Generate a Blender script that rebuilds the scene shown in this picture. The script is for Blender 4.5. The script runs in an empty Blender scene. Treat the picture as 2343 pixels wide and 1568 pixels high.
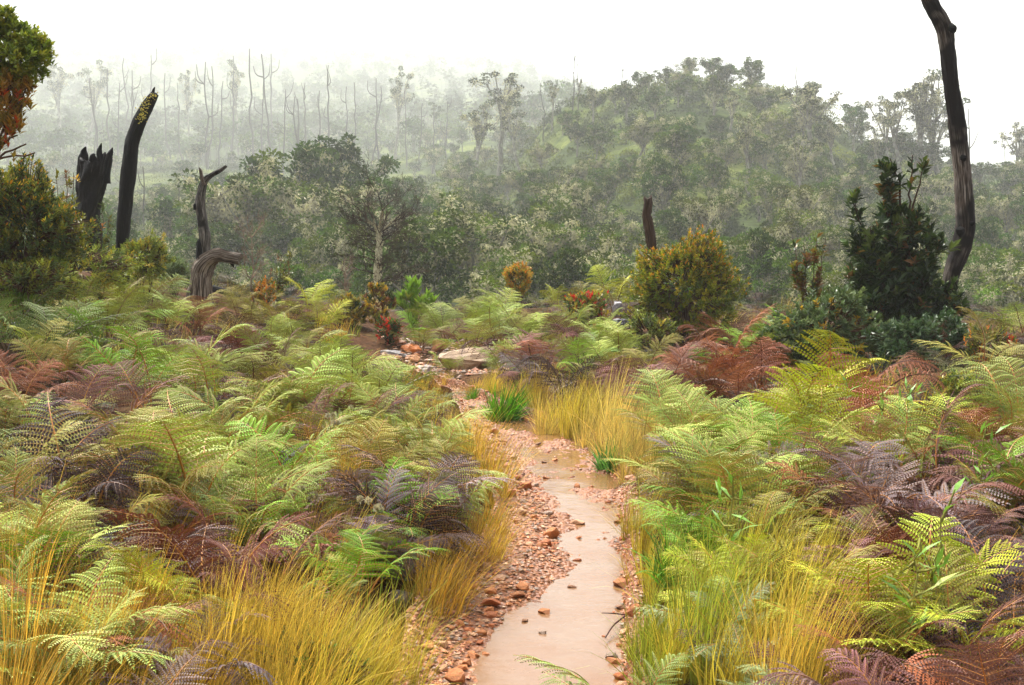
import bpy, bmesh, math, random
import numpy as np
from mathutils import Vector

random.seed(7)
rng = np.random.default_rng(7)
SC = bpy.context.scene
COL = SC.collection
PI = math.pi

# ------------------------------------------------------------------ camera
FPX, CU, CV, CAMZ = 2827.0, 1171.0, 784.0, 1.65
TILT = math.atan(124 / FPX)
ct, st = math.cos(TILT), math.sin(TILT)


def ray(u, v):
    a, b = (u - CU) / FPX, (CV - v) / FPX
    return np.array([a, ct + b * st, -st + b * ct])


def PX(u, v, Y):
    d = ray(u, v)
    return np.array([0, 0, CAMZ]) + d * (Y / d[1])


def project(p):
    x, y, z = p[0], p[1], p[2] - CAMZ
    f = y * ct - z * st
    up = y * st + z * ct
    return CU + FPX * x / f, CV - FPX * up / f


def depth_of(u, v, zt):
    pass


# ------------------------------------------------------------------ noise
def _h(ix, iy, s):
    n = (ix * 374761393 + iy * 668265263 + s * 2147483647) & 0xFFFFFFFF
    n = ((n ^ (n >> 13)) * 1274126177) & 0xFFFFFFFF
    return ((n ^ (n >> 16)) & 0xFFFF) / 65535.0


def vnoise(x, y, s=0):
    x = np.asarray(x, float); y = np.asarray(y, float)
    ix = np.floor(x).astype(np.int64); iy = np.floor(y).astype(np.int64)
    fx = x - ix; fy = y - iy
    fx = fx * fx * (3 - 2 * fx); fy = fy * fy * (3 - 2 * fy)
    a = _h(ix, iy, s); b = _h(ix + 1, iy, s); c = _h(ix, iy + 1, s); d = _h(ix + 1, iy + 1, s)
    return (a * (1 - fx) + b * fx) * (1 - fy) + (c * (1 - fx) + d * fx) * fy - 0.5


def fbm(x, y, s=0, o=4):
    t = 0; amp = 1.0
    for k in range(o):
        t = t + amp * vnoise(x * 2 ** k, y * 2 ** k, s + k * 17); amp *= 0.5
    return t


def sstep(t):
    t = np.clip(t, 0, 1)
    return t * t * (3 - 2 * t)


# ------------------------------------------------------------------ terrain
def zt(y):
    return np.interp(y, [-6, 4, 16, 18, 19, 20, 25, 40], [-0.1, 0.0, 0.37, 0.50, 0.66, 0.78, 1.06, 1.2])


_tr = [(1568, 955, 1445), (1480, 965, 1440), (1400, 1010, 1438), (1300, 1120, 1446), (1200, 1155, 1442), (1100, 1128, 1430),
       (1050, 1108, 1402), (1000, 1082, 1345), (960, 1058, 1225), (930, 1040, 1130), (905, 1010, 1085)]
_ty, _tl, _trr = [], [], []
for v, L, R in _tr:
    lo, hi = 3.0, 30.0
    d = ray(CU, v)
    for _ in range(40):
        m = (lo + hi) / 2
        if CAMZ + d[2] * m / d[1] > float(zt(m)): lo = m
        else: hi = m
    _ty.append(lo); _tl.append((L - CU) / FPX * lo / 1.0); _trr.append((R - CU) / FPX * lo / 1.0)
_ty = [-6] + _ty + [_ty[-1] + 1.6]; _tl = [-0.30] + _tl + [_tl[-1] - 0.5]; _trr = [0.50] + _trr + [_trr[-1] - 0.65]


def xl(y): return np.interp(y, _ty, _tl)
def xr(y): return np.interp(y, _ty, _trr)


# far terrain: image height of the ground for a set of directions and distances
def fk(y):      # how far the forest stands
    return float(np.interp(y, [60, 190, 300], [1.15, 1.3, 1.95]))


FY = [25, 40, 52, 60, 80, 110, 150, 185, 220, 280, 380, 520, 720, 950, 1300]
FU = [-500, 0, 300, 600, 900, 1150, 1320, 1560, 1780, 2000, 2250, 2700, 3200]
FV = {
    -500: [980, 905, 850, 800, 715, 640, 560, 500, 450, 380, 300, 210, 120, 60, 60],
    0:    [960, 900, 850, 800, 715, 640, 560, 500, 450, 380, 300, 215, 130, 70, 70],
    300:  [960, 900, 850, 800, 715, 640, 560, 500, 450, 385, 310, 225, 140, 70, 70],
    600:  [960, 900, 840, 790, 705, 630, 550, 490, 440, 375, 305, 225, 140, 85, 85],
    900:  [960, 900, 840, 785, 700, 615, 535, 470, 420, 360, 290, 215, 150, 100, 100],
    1150: [960, 895, 835, 780, 690, 590, 490, 420, 370, 320, 270, 210, 160, 130, 130],
    1320: [960, 895, 835, 780, 680, 530, 350, 248, 255, 280, 275, 240, 215, 200, 200],
    1560: [960, 895, 835, 780, 665, 490, 300, 196, 235, 330, 400, 450, 450, 450, 450],
    1780: [960, 895, 835, 780, 665, 500, 330, 232, 280, 380, 430, 450, 450, 450, 450],
    2000: [960, 895, 840, 785, 675, 545, 425, 345, 380, 430, 450, 450, 450, 450, 450],
    2250: [960, 900, 845, 795, 690, 585, 490, 418, 430, 480, 490, 490, 490, 490, 490],
    2700: [960, 900, 845, 795, 690, 585, 490, 425, 430, 470, 480, 480, 480, 480, 480],
    3200: [960, 900, 845, 795, 690, 585, 490, 425, 430, 470, 480, 480, 480, 480, 480]}
FY = [y if y < 30 else y * fk(y) for y in FY]
_FZ = np.array([[PX(CU, FV[u][k], FY[k])[2] for k in range(len(FY))] for u in FU])
_FA = np.array([(u - CU) / FPX for u in FU])
_FL = np.log(np.array(FY, float))


def Hfar(x, y):
    yy = np.maximum(y, 20.0)
    a = np.clip(x / yy, _FA[0], _FA[-1] - 1e-6)
    l = np.clip(np.log(yy), _FL[0], _FL[-1] - 1e-6)
    i = np.clip(np.searchsorted(_FA, a, side='right') - 1, 0, len(_FA) - 2)
    j = np.clip(np.searchsorted(_FL, l, side='right') - 1, 0, len(_FL) - 2)
    fa = (a - _FA[i]) / (_FA[i + 1] - _FA[i]); fl = (l - _FL[j]) / (_FL[j + 1] - _FL[j])
    fa = fa * fa * (3 - 2 * fa)
    z = (_FZ[i, j] * (1 - fa) + _FZ[i + 1, j] * fa) * (1 - fl) + (_FZ[i, j + 1] * (1 - fa) + _FZ[i + 1, j + 1] * fa) * fl
    return z + fbm(x / 28, y / 28, 5, 3) * 0.02 * np.minimum(yy, 200)


def Hnear(x, y, trail=True):
    dl = xl(y) - x; dr = x - xr(y)
    z = zt(y)
    d = np.maximum(dl, dr)
    bump = fbm(x / 1.7, y / 1.7, 1, 4) * 0.16 + fbm(x / 0.25, y / 0.25, 9, 2) * 0.03
    w = sstep(d / 0.7)
    left = 0.10 * sstep(dl / 0.35) + 0.10 * np.clip(dl, 0, 6) + 0.085 * np.clip(dl - 0.6, 0, 5.4) * sstep((y - 8) / 7) + 0.02 * np.clip(dl - 6, 0, 20)
    right = 0.10 * sstep(dr / 0.35) + 0.035 * np.clip(dr, 0, 6) + 0.05 * np.clip(dr - .5, 0, 4) * sstep((y - 5) / 3) * (1 - sstep((y - 12) / 4))
    z = z + np.where(dl > 0, left, 0) + np.where(dr > 0, right, 0) + bump * w
    return z - 0.09 * sstep(-d / 0.08 + 0.3) * (y < 17.8)


def crest_y(x):
    return np.interp(x, [-12, -6, -3, 0, 3, 6, 12], [18.5, 19, 22, 25, 24, 19.5, 17])


def H(x, y):
    x = np.asarray(x, float); y = np.asarray(y, float)
    w = sstep((y - crest_y(x)) / 20.0)
    return Hnear(x, y) * (1 - w) + Hfar(x, y) * w


def at(u, v, h=0.0, y0=2.6, y1=60.0):
    """where the line of sight through (u, v) of the photo meets the terrain raised by h; returns the ground point under it"""
    d = ray(u, v)
    Y = np.concatenate([np.linspace(y0, 30, 900), np.geomspace(30.1, max(y1, 31), 900)]); Y = Y[Y <= y1]
    X = d[0] / d[1] * Y; Z = CAMZ + d[2] / d[1] * Y
    k = np.nonzero(Z - H(X, Y) - h < 0)[0]
    k = k[0] if len(k) else len(Y) - 1
    return np.array([X[k], Y[k], float(H(X[k], Y[k]))])


# ------------------------------------------------------------------ mesh building
class MB:
    def __init__(s):
        s.V, s.C, s.F, s.S, s.U, s.M = [], [], [], [], [], []
        s.n = 0

    def add(s, verts, faces, col=(1, 1, 1), uv=None, mat=0):
        verts = np.asarray(verts, float).reshape(-1, 3); faces = np.asarray(faces, np.int64)
        col = np.broadcast_to(np.asarray(col, float), (len(verts), 3))
        s.V.append(verts); s.C.append(col); s.F.append(faces + s.n)
        s.U.append(np.zeros((len(verts), 2)) if uv is None else np.asarray(uv, float))
        s.M.append(np.full(len(faces), mat, np.int32))
        s.n += len(verts)

    def quads(s, P, col, mat=0):
        N = len(P)
        if N == 0: return
        col = np.repeat(np.broadcast_to(np.asarray(col, float), (N, 3)), 4, 0)
        s.add(P.reshape(-1, 3), np.arange(N * 4).reshape(-1, 4), col, None, mat)

    def tube(s, path, rad, sides=6, col=(1, 1, 1), mat=0, rough=0.0, seed=0, cap=True, ridges=0):
        path = np.asarray(path, float); n = len(path)
        rad = np.broadcast_to(np.asarray(rad, float), (n,))
        t = np.gradient(path, axis=0); t /= np.linalg.norm(t, axis=1)[:, None] + 1e-9
        ref = np.array([0, 1.0, 0]) if abs(t[0][1]) < 0.9 else np.array([1.0, 0, 0])
        a = np.cross(t[0], ref); a /= np.linalg.norm(a)
        A = []
        for k in range(n):
            a = a - t[k] * np.dot(a, t[k]); a /= np.linalg.norm(a) + 1e-9; A.append(a)
        A = np.array(A); B = np.cross(t, A)
        th = np.arange(sides) / sides * 2 * PI
        R = rad[:, None] * np.ones((n, sides))
        L = np.concatenate([[0], np.cumsum(np.linalg.norm(np.diff(path, axis=0), axis=1))])
        if rough:
            nx = np.cos(th)[None, :] * 2.0; ny = np.sin(th)[None, :] * 2.0
            R = R * (1 + rough * (fbm(nx + L[:, None] * 3.5 + seed, ny + L[:, None] * 2.6, seed, 4))
                     + (rough * 0.7 * vnoise(th[None, :] / (2 * PI) * ridges + 0.25 * np.sin(L[:, None] * 2), L[:, None] * 0.5 + seed, seed + 3) if ridges else 0))
        P = path[:, None, :] + A[:, None, :] * (R * np.cos(th))[:, :, None] + B[:, None, :] * (R * np.sin(th))[:, :, None]
        uv = np.stack([np.broadcast_to(np.abs(th / PI - 1), (n, sides)), np.broadcast_to(L[:, None], (n, sides))], -1)
        i = np.arange(n - 1)[:, None] * sides; j = np.arange(sides)[None, :]; j2 = (j + 1) % sides
        F = np.stack([i + j, i + j2, i + sides + j2, i + sides + j], -1).reshape(-1, 4)
        s.add(P.reshape(-1, 3), F, col, uv.reshape(-1, 2), mat)
        if cap and sides >= 5:
            c0 = path[-1] - t[-1] * rad[-1] * 0.15
            base = s.n - sides
            s.add([c0], np.zeros((0, 3), int), col if np.ndim(col) == 1 else col[-1], None, mat)
            k = s.n - 1
            s.F.append(np.stack([base + np.arange(sides), base + (np.arange(sides) + 1) % sides, np.full(sides, k)], -1))
            s.M.append(np.full(sides, mat, np.int32))
        return P

    def build(s, name, mats, smooth=False):
        me = bpy.data.meshes.new(name)
        V = np.concatenate(s.V); C = np.concatenate(s.C); U = np.concatenate(s.U)
        loops = np.concatenate([f.reshape(-1) for f in s.F if len(f)]).astype(np.int32)
        sizes = np.concatenate([np.full(len(f), f.shape[1], np.int32) for f in s.F if len(f)])
        mi = np.concatenate([m for m, f in zip(s.M, s.F) if len(f)])
        start = np.concatenate([[0], np.cumsum(sizes)[:-1]]).astype(np.int32)
        me.vertices.add(len(V)); me.vertices.foreach_set('co', V.astype(np.float32).ravel())
        me.loops.add(len(loops)); me.loops.foreach_set('vertex_index', loops)
        me.polygons.add(len(sizes)); me.polygons.foreach_set('loop_start', start)
        if not isinstance(mats, (list, tuple)): mats = [mats]
        for m in mats: me.materials.append(m)
        me.polygons.foreach_set('material_index', mi.astype(np.int32))
        me.polygons.foreach_set('use_smooth', np.full(len(sizes), smooth, bool))
        ca = me.color_attributes.new('Col', 'FLOAT_COLOR', 'POINT')
        ca.data.foreach_set('color', np.concatenate([C, np.ones((len(C), 1))], 1).astype(np.float32).ravel())
        uvl = me.uv_layers.new(name='UVMap')
        uvl.data.foreach_set('uv', U[loops].astype(np.float32).ravel())
        me.update(calc_edges=True); me.validate()
        return me


def nrm(a):
    return a / (np.linalg.norm(a, axis=-1, keepdims=True) + 1e-9)


def leaf_quads(base, d, up, L, W, lift=0.15, droop=0.1):
    d = nrm(d); side = nrm(np.cross(d, up)); n = np.cross(side, d)
    L = np.asarray(L)[:, None]; W = np.asarray(W)[:, None]
    m = base + d * L * 0.45 + n * W * lift
    return np.stack([base, m + side * W / 2, base + d * L - n * L * droop, m - side * W / 2], 1)


def obj(name, me, parent=None, loc=None, color=None):
    o = bpy.data.objects.new(name, me); COL.objects.link(o)
    if parent is not None: o.parent = parent
    if loc is not None: o.location = loc
    if color is not None: o.color = (*color, 1)
    return o


def tag(o, label=None, cat=None, group=None, kind=None):
    if label: o['label'] = label
    if cat: o['category'] = cat
    if group: o['group'] = group
    if kind: o['kind'] = kind
    return o


def empty(name, loc, rz=0, sc=1.0):
    o = bpy.data.objects.new(name, None); COL.objects.link(o)
    o.location = loc; o.rotation_euler = (0, 0, rz); o.scale = (sc,) * 3; o.empty_display_size = 0.1
    return o


# ------------------------------------------------------------------ materials
def newmat(name):
    m = bpy.data.materials.new(name); m.use_nodes = True
    nt = m.node_tree; nt.nodes.clear()
    out = nt.nodes.new('ShaderNodeOutputMaterial')
    return m, nt, out


def N(nt, t, **kw):
    n = nt.nodes.new(t)
    for k, v in kw.items():
        if k.startswith('i_'): n.inputs[k[2:].replace('_', ' ')].default_value = v
        else: setattr(n, k, v)
    return n


def mixc(nt, a, b, fac, blend='MIX'):
    n = nt.nodes.new('ShaderNodeMix'); n.data_type = 'RGBA'; n.blend_type = blend
    for s, v in ((6, a), (7, b), (0, fac)):
        if hasattr(v, 'is_output'): nt.links.new(v, n.inputs[s])
        elif s == 0: n.inputs[0].default_value = v
        else: n.inputs[s].default_value = (*v, 1)
    return n.outputs[2]


def ramp(nt, fac, stops):
    r = nt.nodes.new('ShaderNodeValToRGB')
    nt.links.new(fac, r.inputs[0])
    e = r.color_ramp.elements
    while len(e) < len(stops): e.new(0.5)
    for k, (p, c) in enumerate(stops):
        e[k].position = p; e[k].color = (*c, 1)
    return r.outputs[0]


def noise_tex(nt, scale, detail=4, vec=None, rough=0.6):
    n = N(nt, 'ShaderNodeTexNoise'); n.inputs['Scale'].default_value = scale; n.inputs['Detail'].default_value = detail
    n.inputs['Roughness'].default_value = rough
    if vec is not None: nt.links.new(vec, n.inputs['Vector'])
    return n.outputs['Fac']


def leaf_mat(name, transl=0.3, rough=0.45, spec=0.4, tcol=(1.0, 1.0, 0.6), var=0.25, brown=None):
    m, nt, out = newmat(name)
    at_ = N(nt, 'ShaderNodeAttribute'); at_.attribute_name = 'Col'
    oi = N(nt, 'ShaderNodeObjectInfo')
    c = mixc(nt, at_.outputs['Color'], oi.outputs['Color'], 1.0, 'MULTIPLY')
    geo = N(nt, 'ShaderNodeNewGeometry')
    nz = noise_tex(nt, 6, 3, geo.outputs['Position'])
    lo = 1 - var
    c = mixc(nt, c, ramp(nt, nz, [(0.3, (lo, lo, lo)), (0.7, (1.12, 1.08, 1.0))]), 1.0, 'MULTIPLY')
    if brown:
        nb = noise_tex(nt, 3.2, 5, geo.outputs['Position'], 0.7)
        c = mixc(nt, c, brown, ramp(nt, nb, [(0.56, (0, 0, 0)), (0.74, (.6, .6, .6))]))
    p = N(nt, 'ShaderNodeBsdfPrincipled'); p.inputs['Roughness'].default_value = rough; p.inputs['Specular IOR Level'].default_value = spec
    nt.links.new(c, p.inputs['Base Color'])
    t = N(nt, 'ShaderNodeBsdfTranslucent')
    nt.links.new(mixc(nt, c, tcol, 1.0, 'MULTIPLY'), t.inputs['Color'])
    mx = N(nt, 'ShaderNodeMixShader'); mx.inputs[0].default_value = transl
    nt.links.new(p.outputs[0], mx.inputs[1]); nt.links.new(t.outputs[0], mx.inputs[2]); nt.links.new(mx.outputs[0], out.inputs[0])
    return m


def wood_mat(name, stops, sx=6.0, sy=1.2, bump=0.6, rough=0.75, patch=None, spec=0.10):
    m, nt, out = newmat(name)
    uv = N(nt, 'ShaderNodeTexCoord')
    mp = N(nt, 'ShaderNodeMapping'); mp.inputs['Scale'].default_value = (sx, sy, 1)
    nt.links.new(uv.outputs['UV'], mp.inputs['Vector'])
    f = noise_tex(nt, 3.0, 6, mp.outputs[0], 0.65)
    c = ramp(nt, f, stops)
    if patch:
        g = noise_tex(nt, patch[1], 4, uv.outputs['Object'])
        c = mixc(nt, c, patch[0], ramp(nt, g, [(patch[2], (0, 0, 0)), (patch[2] + 0.06, (1, 1, 1))]))
    p = N(nt, 'ShaderNodeBsdfPrincipled'); p.inputs['Roughness'].default_value = rough; p.inputs['Specular IOR Level'].default_value = spec
    nt.links.new(c, p.inputs['Base Color'])
    b = N(nt, 'ShaderNodeBump'); b.inputs['Strength'].default_value = bump; b.inputs['Distance'].default_value = 0.035
    nt.links.new(f, b.inputs['Height']); nt.links.new(b.outputs[0], p.inputs['Normal'])
    nt.links.new(p.outputs[0], out.inputs[0])
    return m


def stone_mat(name, stops, scale=4.0, rough=0.5, spec=0.25, objcol=True, bump=0.5):
    m, nt, out = newmat(name)
    tc = N(nt, 'ShaderNodeTexCoord'); oi = N(nt, 'ShaderNodeObjectInfo')
    ad = N(nt, 'ShaderNodeVectorMath'); nt.links.new(tc.outputs['Object'], ad.inputs[0]); nt.links.new(oi.outputs['Random'], ad.inputs[1])
    f = noise_tex(nt, scale, 6, ad.outputs[0], 0.65)
    c = ramp(nt, f, stops)
    at_ = N(nt, 'ShaderNodeAttribute'); at_.attribute_name = 'Col'
    c = mixc(nt, c, at_.outputs['Color'], 1.0, 'MULTIPLY')
    if objcol: c = mixc(nt, c, oi.outputs['Color'], 1.0, 'MULTIPLY')
    p = N(nt, 'ShaderNodeBsdfPrincipled'); p.inputs['Roughness'].default_value = rough; p.inputs['Specular IOR Level'].default_value = spec
    nt.links.new(c, p.inputs['Base Color'])
    b = N(nt, 'ShaderNodeBump'); b.inputs['Strength'].default_value = bump; b.inputs['Distance'].default_value = 0.02
    f2 = noise_tex(nt, scale * 5, 5, ad.outputs[0], 0.6)
    nt.links.new(f2, b.inputs['Height']); nt.links.new(b.outputs[0], p.inputs['Normal'])
    nt.links.new(p.outputs[0], out.inputs[0])
    return m


M_FERN = leaf_mat('fern_leaf', 0.10, 0.55, 0.18, brown=(0.26, 0.13, 0.06))
M_LEAF = leaf_mat('shrub_leaf', 0.22, 0.40, 0.28)
M_GRASS = leaf_mat('grass_blade', 0.30, 0.5, 0.15, (1, 0.95, 0.6))
M_TREE = leaf_mat('tree_leaf', 0.2, 0.7, 0.04)
M_STALK = leaf_mat('fern_stalk', 0.0, 0.4, 0.5)
M_TWIG = leaf_mat('twig_bark', 0.0, 0.8, 0.08)
M_BURNT = wood_mat('burnt_wood', [(0.3, (0.002, 0.002, 0.002)), (0.6, (0.006, 0.0055, 0.005)), (0.8, (0.03, 0.027, 0.024))], 7, 1.0, 0.9, 0.6)
M_CHARCOAL = wood_mat('charcoal', [(0.35, (0.002, 0.002, 0.002)), (0.6, (0.008, 0.007, 0.0065)), (0.72, (0.06, 0.056, 0.05))], 9, 1.5, 1.0, 0.5, None, 0.15)
M_CHAR = wood_mat('charred_grey_wood', [(0.38, (0.006, 0.005, 0.004)), (0.5, (0.06, 0.05, 0.042)), (0.62, (0.34, 0.31, 0.28))], 7, 1.0, 1.0, 0.6, ((0.012, 0.010, 0.009), 1.6, 0.52))
M_GREYW = wood_mat('weathered_grey_wood', [(0.40, (0.014, 0.009, 0.006)), (0.5, (0.13, 0.09, 0.065)), (0.60, (0.44, 0.38, 0.32))], 10, 0.8, 1.0, 0.6, ((0.014, 0.011, 0.009), 0.9, 0.53))
M_TALL = wood_mat('scorched_grey_wood', [(0.40, (0.010, 0.007, 0.005)), (0.5, (0.10, 0.07, 0.052)), (0.62, (0.40, 0.35, 0.30))], 10, 0.8, 1.0, 0.6, ((0.009, 0.006, 0.005), 0.6, 0.43))
M_BROWNW = wood_mat('brown_dead_wood', [(0.33, (0.010, 0.006, 0.004)), (0.52, (0.06, 0.032, 0.018)), (0.7, (0.17, 0.11, 0.07))], 8, 1.0, 1.0, 0.6)
M_BARK = wood_mat('tree_bark', [(0.3, (0.10, 0.09, 0.07)), (0.7, (0.34, 0.32, 0.27))], 4, 1.0, 0.6, 0.8, ((0.42, 0.42, 0.33), 2.5, 0.55))
M_LBARK = wood_mat('lichen_bark', [(0.38, (0.12, 0.11, 0.06)), (0.5, (0.55, 0.53, 0.33)), (0.7, (0.75, 0.73, 0.55))], 3, 4, 0.6, 0.8)
M_STONE = stone_mat('orange_stone', [(0.3, (0.55, 0.45, 0.42)), (0.7, (1.25, 1.2, 1.15))], 9)
M_ROCK = stone_mat('grey_rock', [(0.3, (0.45, 0.45, 0.45)), (0.55, (0.9, 0.9, 0.9)), (0.75, (1.5, 1.5, 1.4))], 3.5)


def ground_mat():
    m, nt, out = newmat('soil')
    geo = N(nt, 'ShaderNodeNewGeometry')
    f = noise_tex(nt, 1.5, 6, geo.outputs['Position']); f2 = noise_tex(nt, 14, 5, geo.outputs['Position'])
    c = ramp(nt, f, [(0.3, (0.05, 0.028, 0.016)), (0.5, (0.10, 0.05, 0.026)), (0.7, (0.10, 0.075, 0.03))])
    c = mixc(nt, c, ramp(nt, f2, [(0.3, (0.35, 0.35, 0.35)), (0.7, (1.3, 1.25, 1.15))]), 1.0, 'MULTIPLY')
    p = N(nt, 'ShaderNodeBsdfPrincipled'); p.inputs['Roughness'].default_value = 0.9; p.inputs['Specular IOR Level'].default_value = 0.04
    nt.links.new(c, p.inputs['Base Color'])
    b = N(nt, 'ShaderNodeBump'); b.inputs['Distance'].default_value = 0.04; nt.links.new(f2, b.inputs['Height']); nt.links.new(b.outputs[0], p.inputs['Normal'])
    nt.links.new(p.outputs[0], out.inputs[0]); return m


def hill_mat():
    m, nt, out = newmat('hillside_green')
    geo = N(nt, 'ShaderNodeNewGeometry')
    f = noise_tex(nt, 0.06, 5, geo.outputs['Position']); f2 = noise_tex(nt, 0.9, 5, geo.outputs['Position'])
    c = ramp(nt, f, [(0.35, (0.035, 0.05, 0.018)), (0.5, (0.06, 0.085, 0.022)), (0.62, (0.14, 0.17, 0.035))])
    c = mixc(nt, c, ramp(nt, f2, [(0.3, (0.4, 0.4, 0.4)), (0.7, (1.3, 1.3, 1.2))]), 1.0, 'MULTIPLY')
    p = N(nt, 'ShaderNodeBsdfPrincipled'); p.inputs['Roughness'].default_value = 0.9; p.inputs['Specular IOR Level'].default_value = 0.03
    nt.links.new(c, p.inputs['Base Color'])
    b = N(nt, 'ShaderNodeBump'); b.inputs['Distance'].default_value = 0.6; nt.links.new(f2, b.inputs['Height']); nt.links.new(b.outputs[0], p.inputs['Normal'])
    nt.links.new(p.outputs[0], out.inputs[0]); return m


def path_mat():
    m, nt, out = newmat('wet_gravelly_clay')
    geo = N(nt, 'ShaderNodeNewGeometry')
    f = noise_tex(nt, 3, 6, geo.outputs['Position'])
    vo = N(nt, 'ShaderNodeTexVoronoi'); vo.inputs['Scale'].default_value = 38; nt.links.new(geo.outputs['Position'], vo.inputs['Vector'])
    c = ramp(nt, f, [(0.3, (0.18, 0.062, 0.023)), (0.5, (0.28, 0.112, 0.046)), (0.7, (0.33, 0.165, 0.085))])
    hs = N(nt, 'ShaderNodeSeparateColor'); nt.links.new(vo.outputs['Color'], hs.inputs[0])
    c = mixc(nt, c, ramp(nt, hs.outputs[0], [(0, (0.55, 0.5, 0.5)), (1, (1.25, 1.2, 1.15))]), 1.0, 'MULTIPLY')
    p = N(nt, 'ShaderNodeBsdfPrincipled'); p.inputs['Roughness'].default_value = 0.45; p.inputs['Specular IOR Level'].default_value = 0.3
    nt.links.new(c, p.inputs['Base Color'])
    b = N(nt, 'ShaderNodeBump'); b.inputs['Distance'].default_value = 0.02; b.inputs['Strength'].default_value = 0.9; b.invert = True
    nt.links.new(vo.outputs['Distance'], b.inputs['Height']); nt.links.new(b.outputs[0], p.inputs['Normal'])
    nt.links.new(p.outputs[0], out.inputs[0]); return m


def water_mat():
    m, nt, out = newmat('muddy_water')
    geo = N(nt, 'ShaderNodeNewGeometry')
    mp = N(nt, 'ShaderNodeMapping'); mp.inputs['Scale'].default_value = (0.9, 1.1, 1); nt.links.new(geo.outputs['Position'], mp.inputs['Vector'])
    f = noise_tex(nt, 2.2, 3, mp.outputs[0]); r = noise_tex(nt, 14, 5, mp.outputs[0], 0.55)
    c = ramp(nt, f, [(0.36, (0.19, 0.082, 0.026)), (0.5, (0.20, 0.10, 0.045)), (0.66, (0.21, 0.12, 0.066))])
    p = N(nt, 'ShaderNodeBsdfPrincipled'); p.inputs['Roughness'].default_value = 0.05; p.inputs['IOR'].default_value = 1.5
    nt.links.new(c, p.inputs['Base Color'])
    b = N(nt, 'ShaderNodeBump'); b.inputs['Distance'].default_value = 0.006; b.inputs['Strength'].default_value = 0.6
    nt.links.new(r, b.inputs['Height']); nt.links.new(b.outputs[0], p.inputs['Normal'])
    nt.links.new(p.outputs[0], out.inputs[0]); return m


M_SOIL, M_HILL, M_PATH, M_WATER = ground_mat(), hill_mat(), path_mat(), water_mat()

# ------------------------------------------------------------------ terrain meshes
rows = np.concatenate([np.linspace(-5, 3, 50)[:-1], np.geomspace(3, 2850, 550)])
cols = np.linspace(-0.62, 0.62, 560)
XX = cols[None, :] * (rows[:, None] + 7.5); YY = np.repeat(rows[:, None], len(cols), 1)
ZZ = H(XX, YY)
ksplit = int(np.searchsorted(rows, 31))


def grid_mesh(name, X, Y, Z, mat):
    r, c = X.shape; mb = MB()
    i = np.arange(r - 1)[:, None] * c + np.arange(c - 1)[None, :]
    F = np.stack([i, i + 1, i + c + 1, i + c], -1).reshape(-1, 4)
    mb.add(np.stack([X, Y, Z], -1).reshape(-1, 3), F)
    return mb.build(name, mat, True)


tag(obj('ground', grid_mesh('ground', XX[:ksplit + 1], YY[:ksplit + 1], ZZ[:ksplit + 1], M_SOIL)), kind='structure')
tag(obj('hills', grid_mesh('hills', XX[ksplit:], YY[ksplit:], ZZ[ksplit:], M_HILL)), kind='structure')

py = np.concatenate([np.arange(-4, 3.5, 0.1), np.arange(3.5, 17.4, 0.02)]); ps = np.linspace(-0.08, 1.08, 90)
PXs = xl(py)[:, None] + (xr(py) - xl(py))[:, None] * ps[None, :]; PYs = np.repeat(py[:, None], len(ps), 1)


def path_z(x, y):
    s = (x - xl(y)) / (xr(y) - xl(y))
    bank = np.interp(y, [3, 5.2, 6.2, 7, 9, 11, 14, 17], [0.16, 0.2, 0.42, 0.5, 0.34, 0.22, 0.22, 0.5])      # share of the width that is gravel, from the left
    z = zt(y) + 0.055 * sstep((bank - s) / 0.35 + 0.15) - 0.022 * sstep((s - bank) / 0.2) + 0.10 * sstep((s - 0.93) / 0.12) + 0.10 * sstep((0.03 - s) / 0.1)
    z = z + fbm(x / 0.35, y / 0.5, 21, 3) * (0.030 + 0.024 * sstep((y - 6) / 3)) + np.abs(fbm(x / 0.16, y / 0.12, 25, 3)) * 0.034 * sstep((y - 5.5) / 3) + np.abs(fbm(x / 0.06, y / 0.06, 22, 2)) * 0.018
    return z - 0.02 + 0.018 * sstep((y - 8.5) / 2)


PZ = path_z(PXs, PYs)
tag(obj('path', grid_mesh('path', PXs, PYs, PZ, M_PATH)), kind='structure')
wy = np.arange(-4, 17.0, 0.05); ws = np.linspace(0.0, 1.0, 40)
WX = xl(wy)[:, None] + (xr(wy) - xl(wy))[:, None] * ws[None, :]; WY = np.repeat(wy[:, None], len(ws), 1)
WZ = zt(WY) - 0.018 + fbm(WX / 0.15, WY / 0.3, 31, 2) * 0.004
tag(obj('water', grid_mesh('water', WX, WY, WZ, M_WATER)), kind='structure')

# ------------------------------------------------------------------ label book-keeping
THINGS = []       # (object, kind, look, screen u, v, group, category)


def reg(o, look, kind, p, group, cat, h=0.0):
    u, v = project((p[0], p[1], p[2] + h))
    THINGS.append([o, look, kind, u, v, group, cat, p[1]])
    return o


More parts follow.
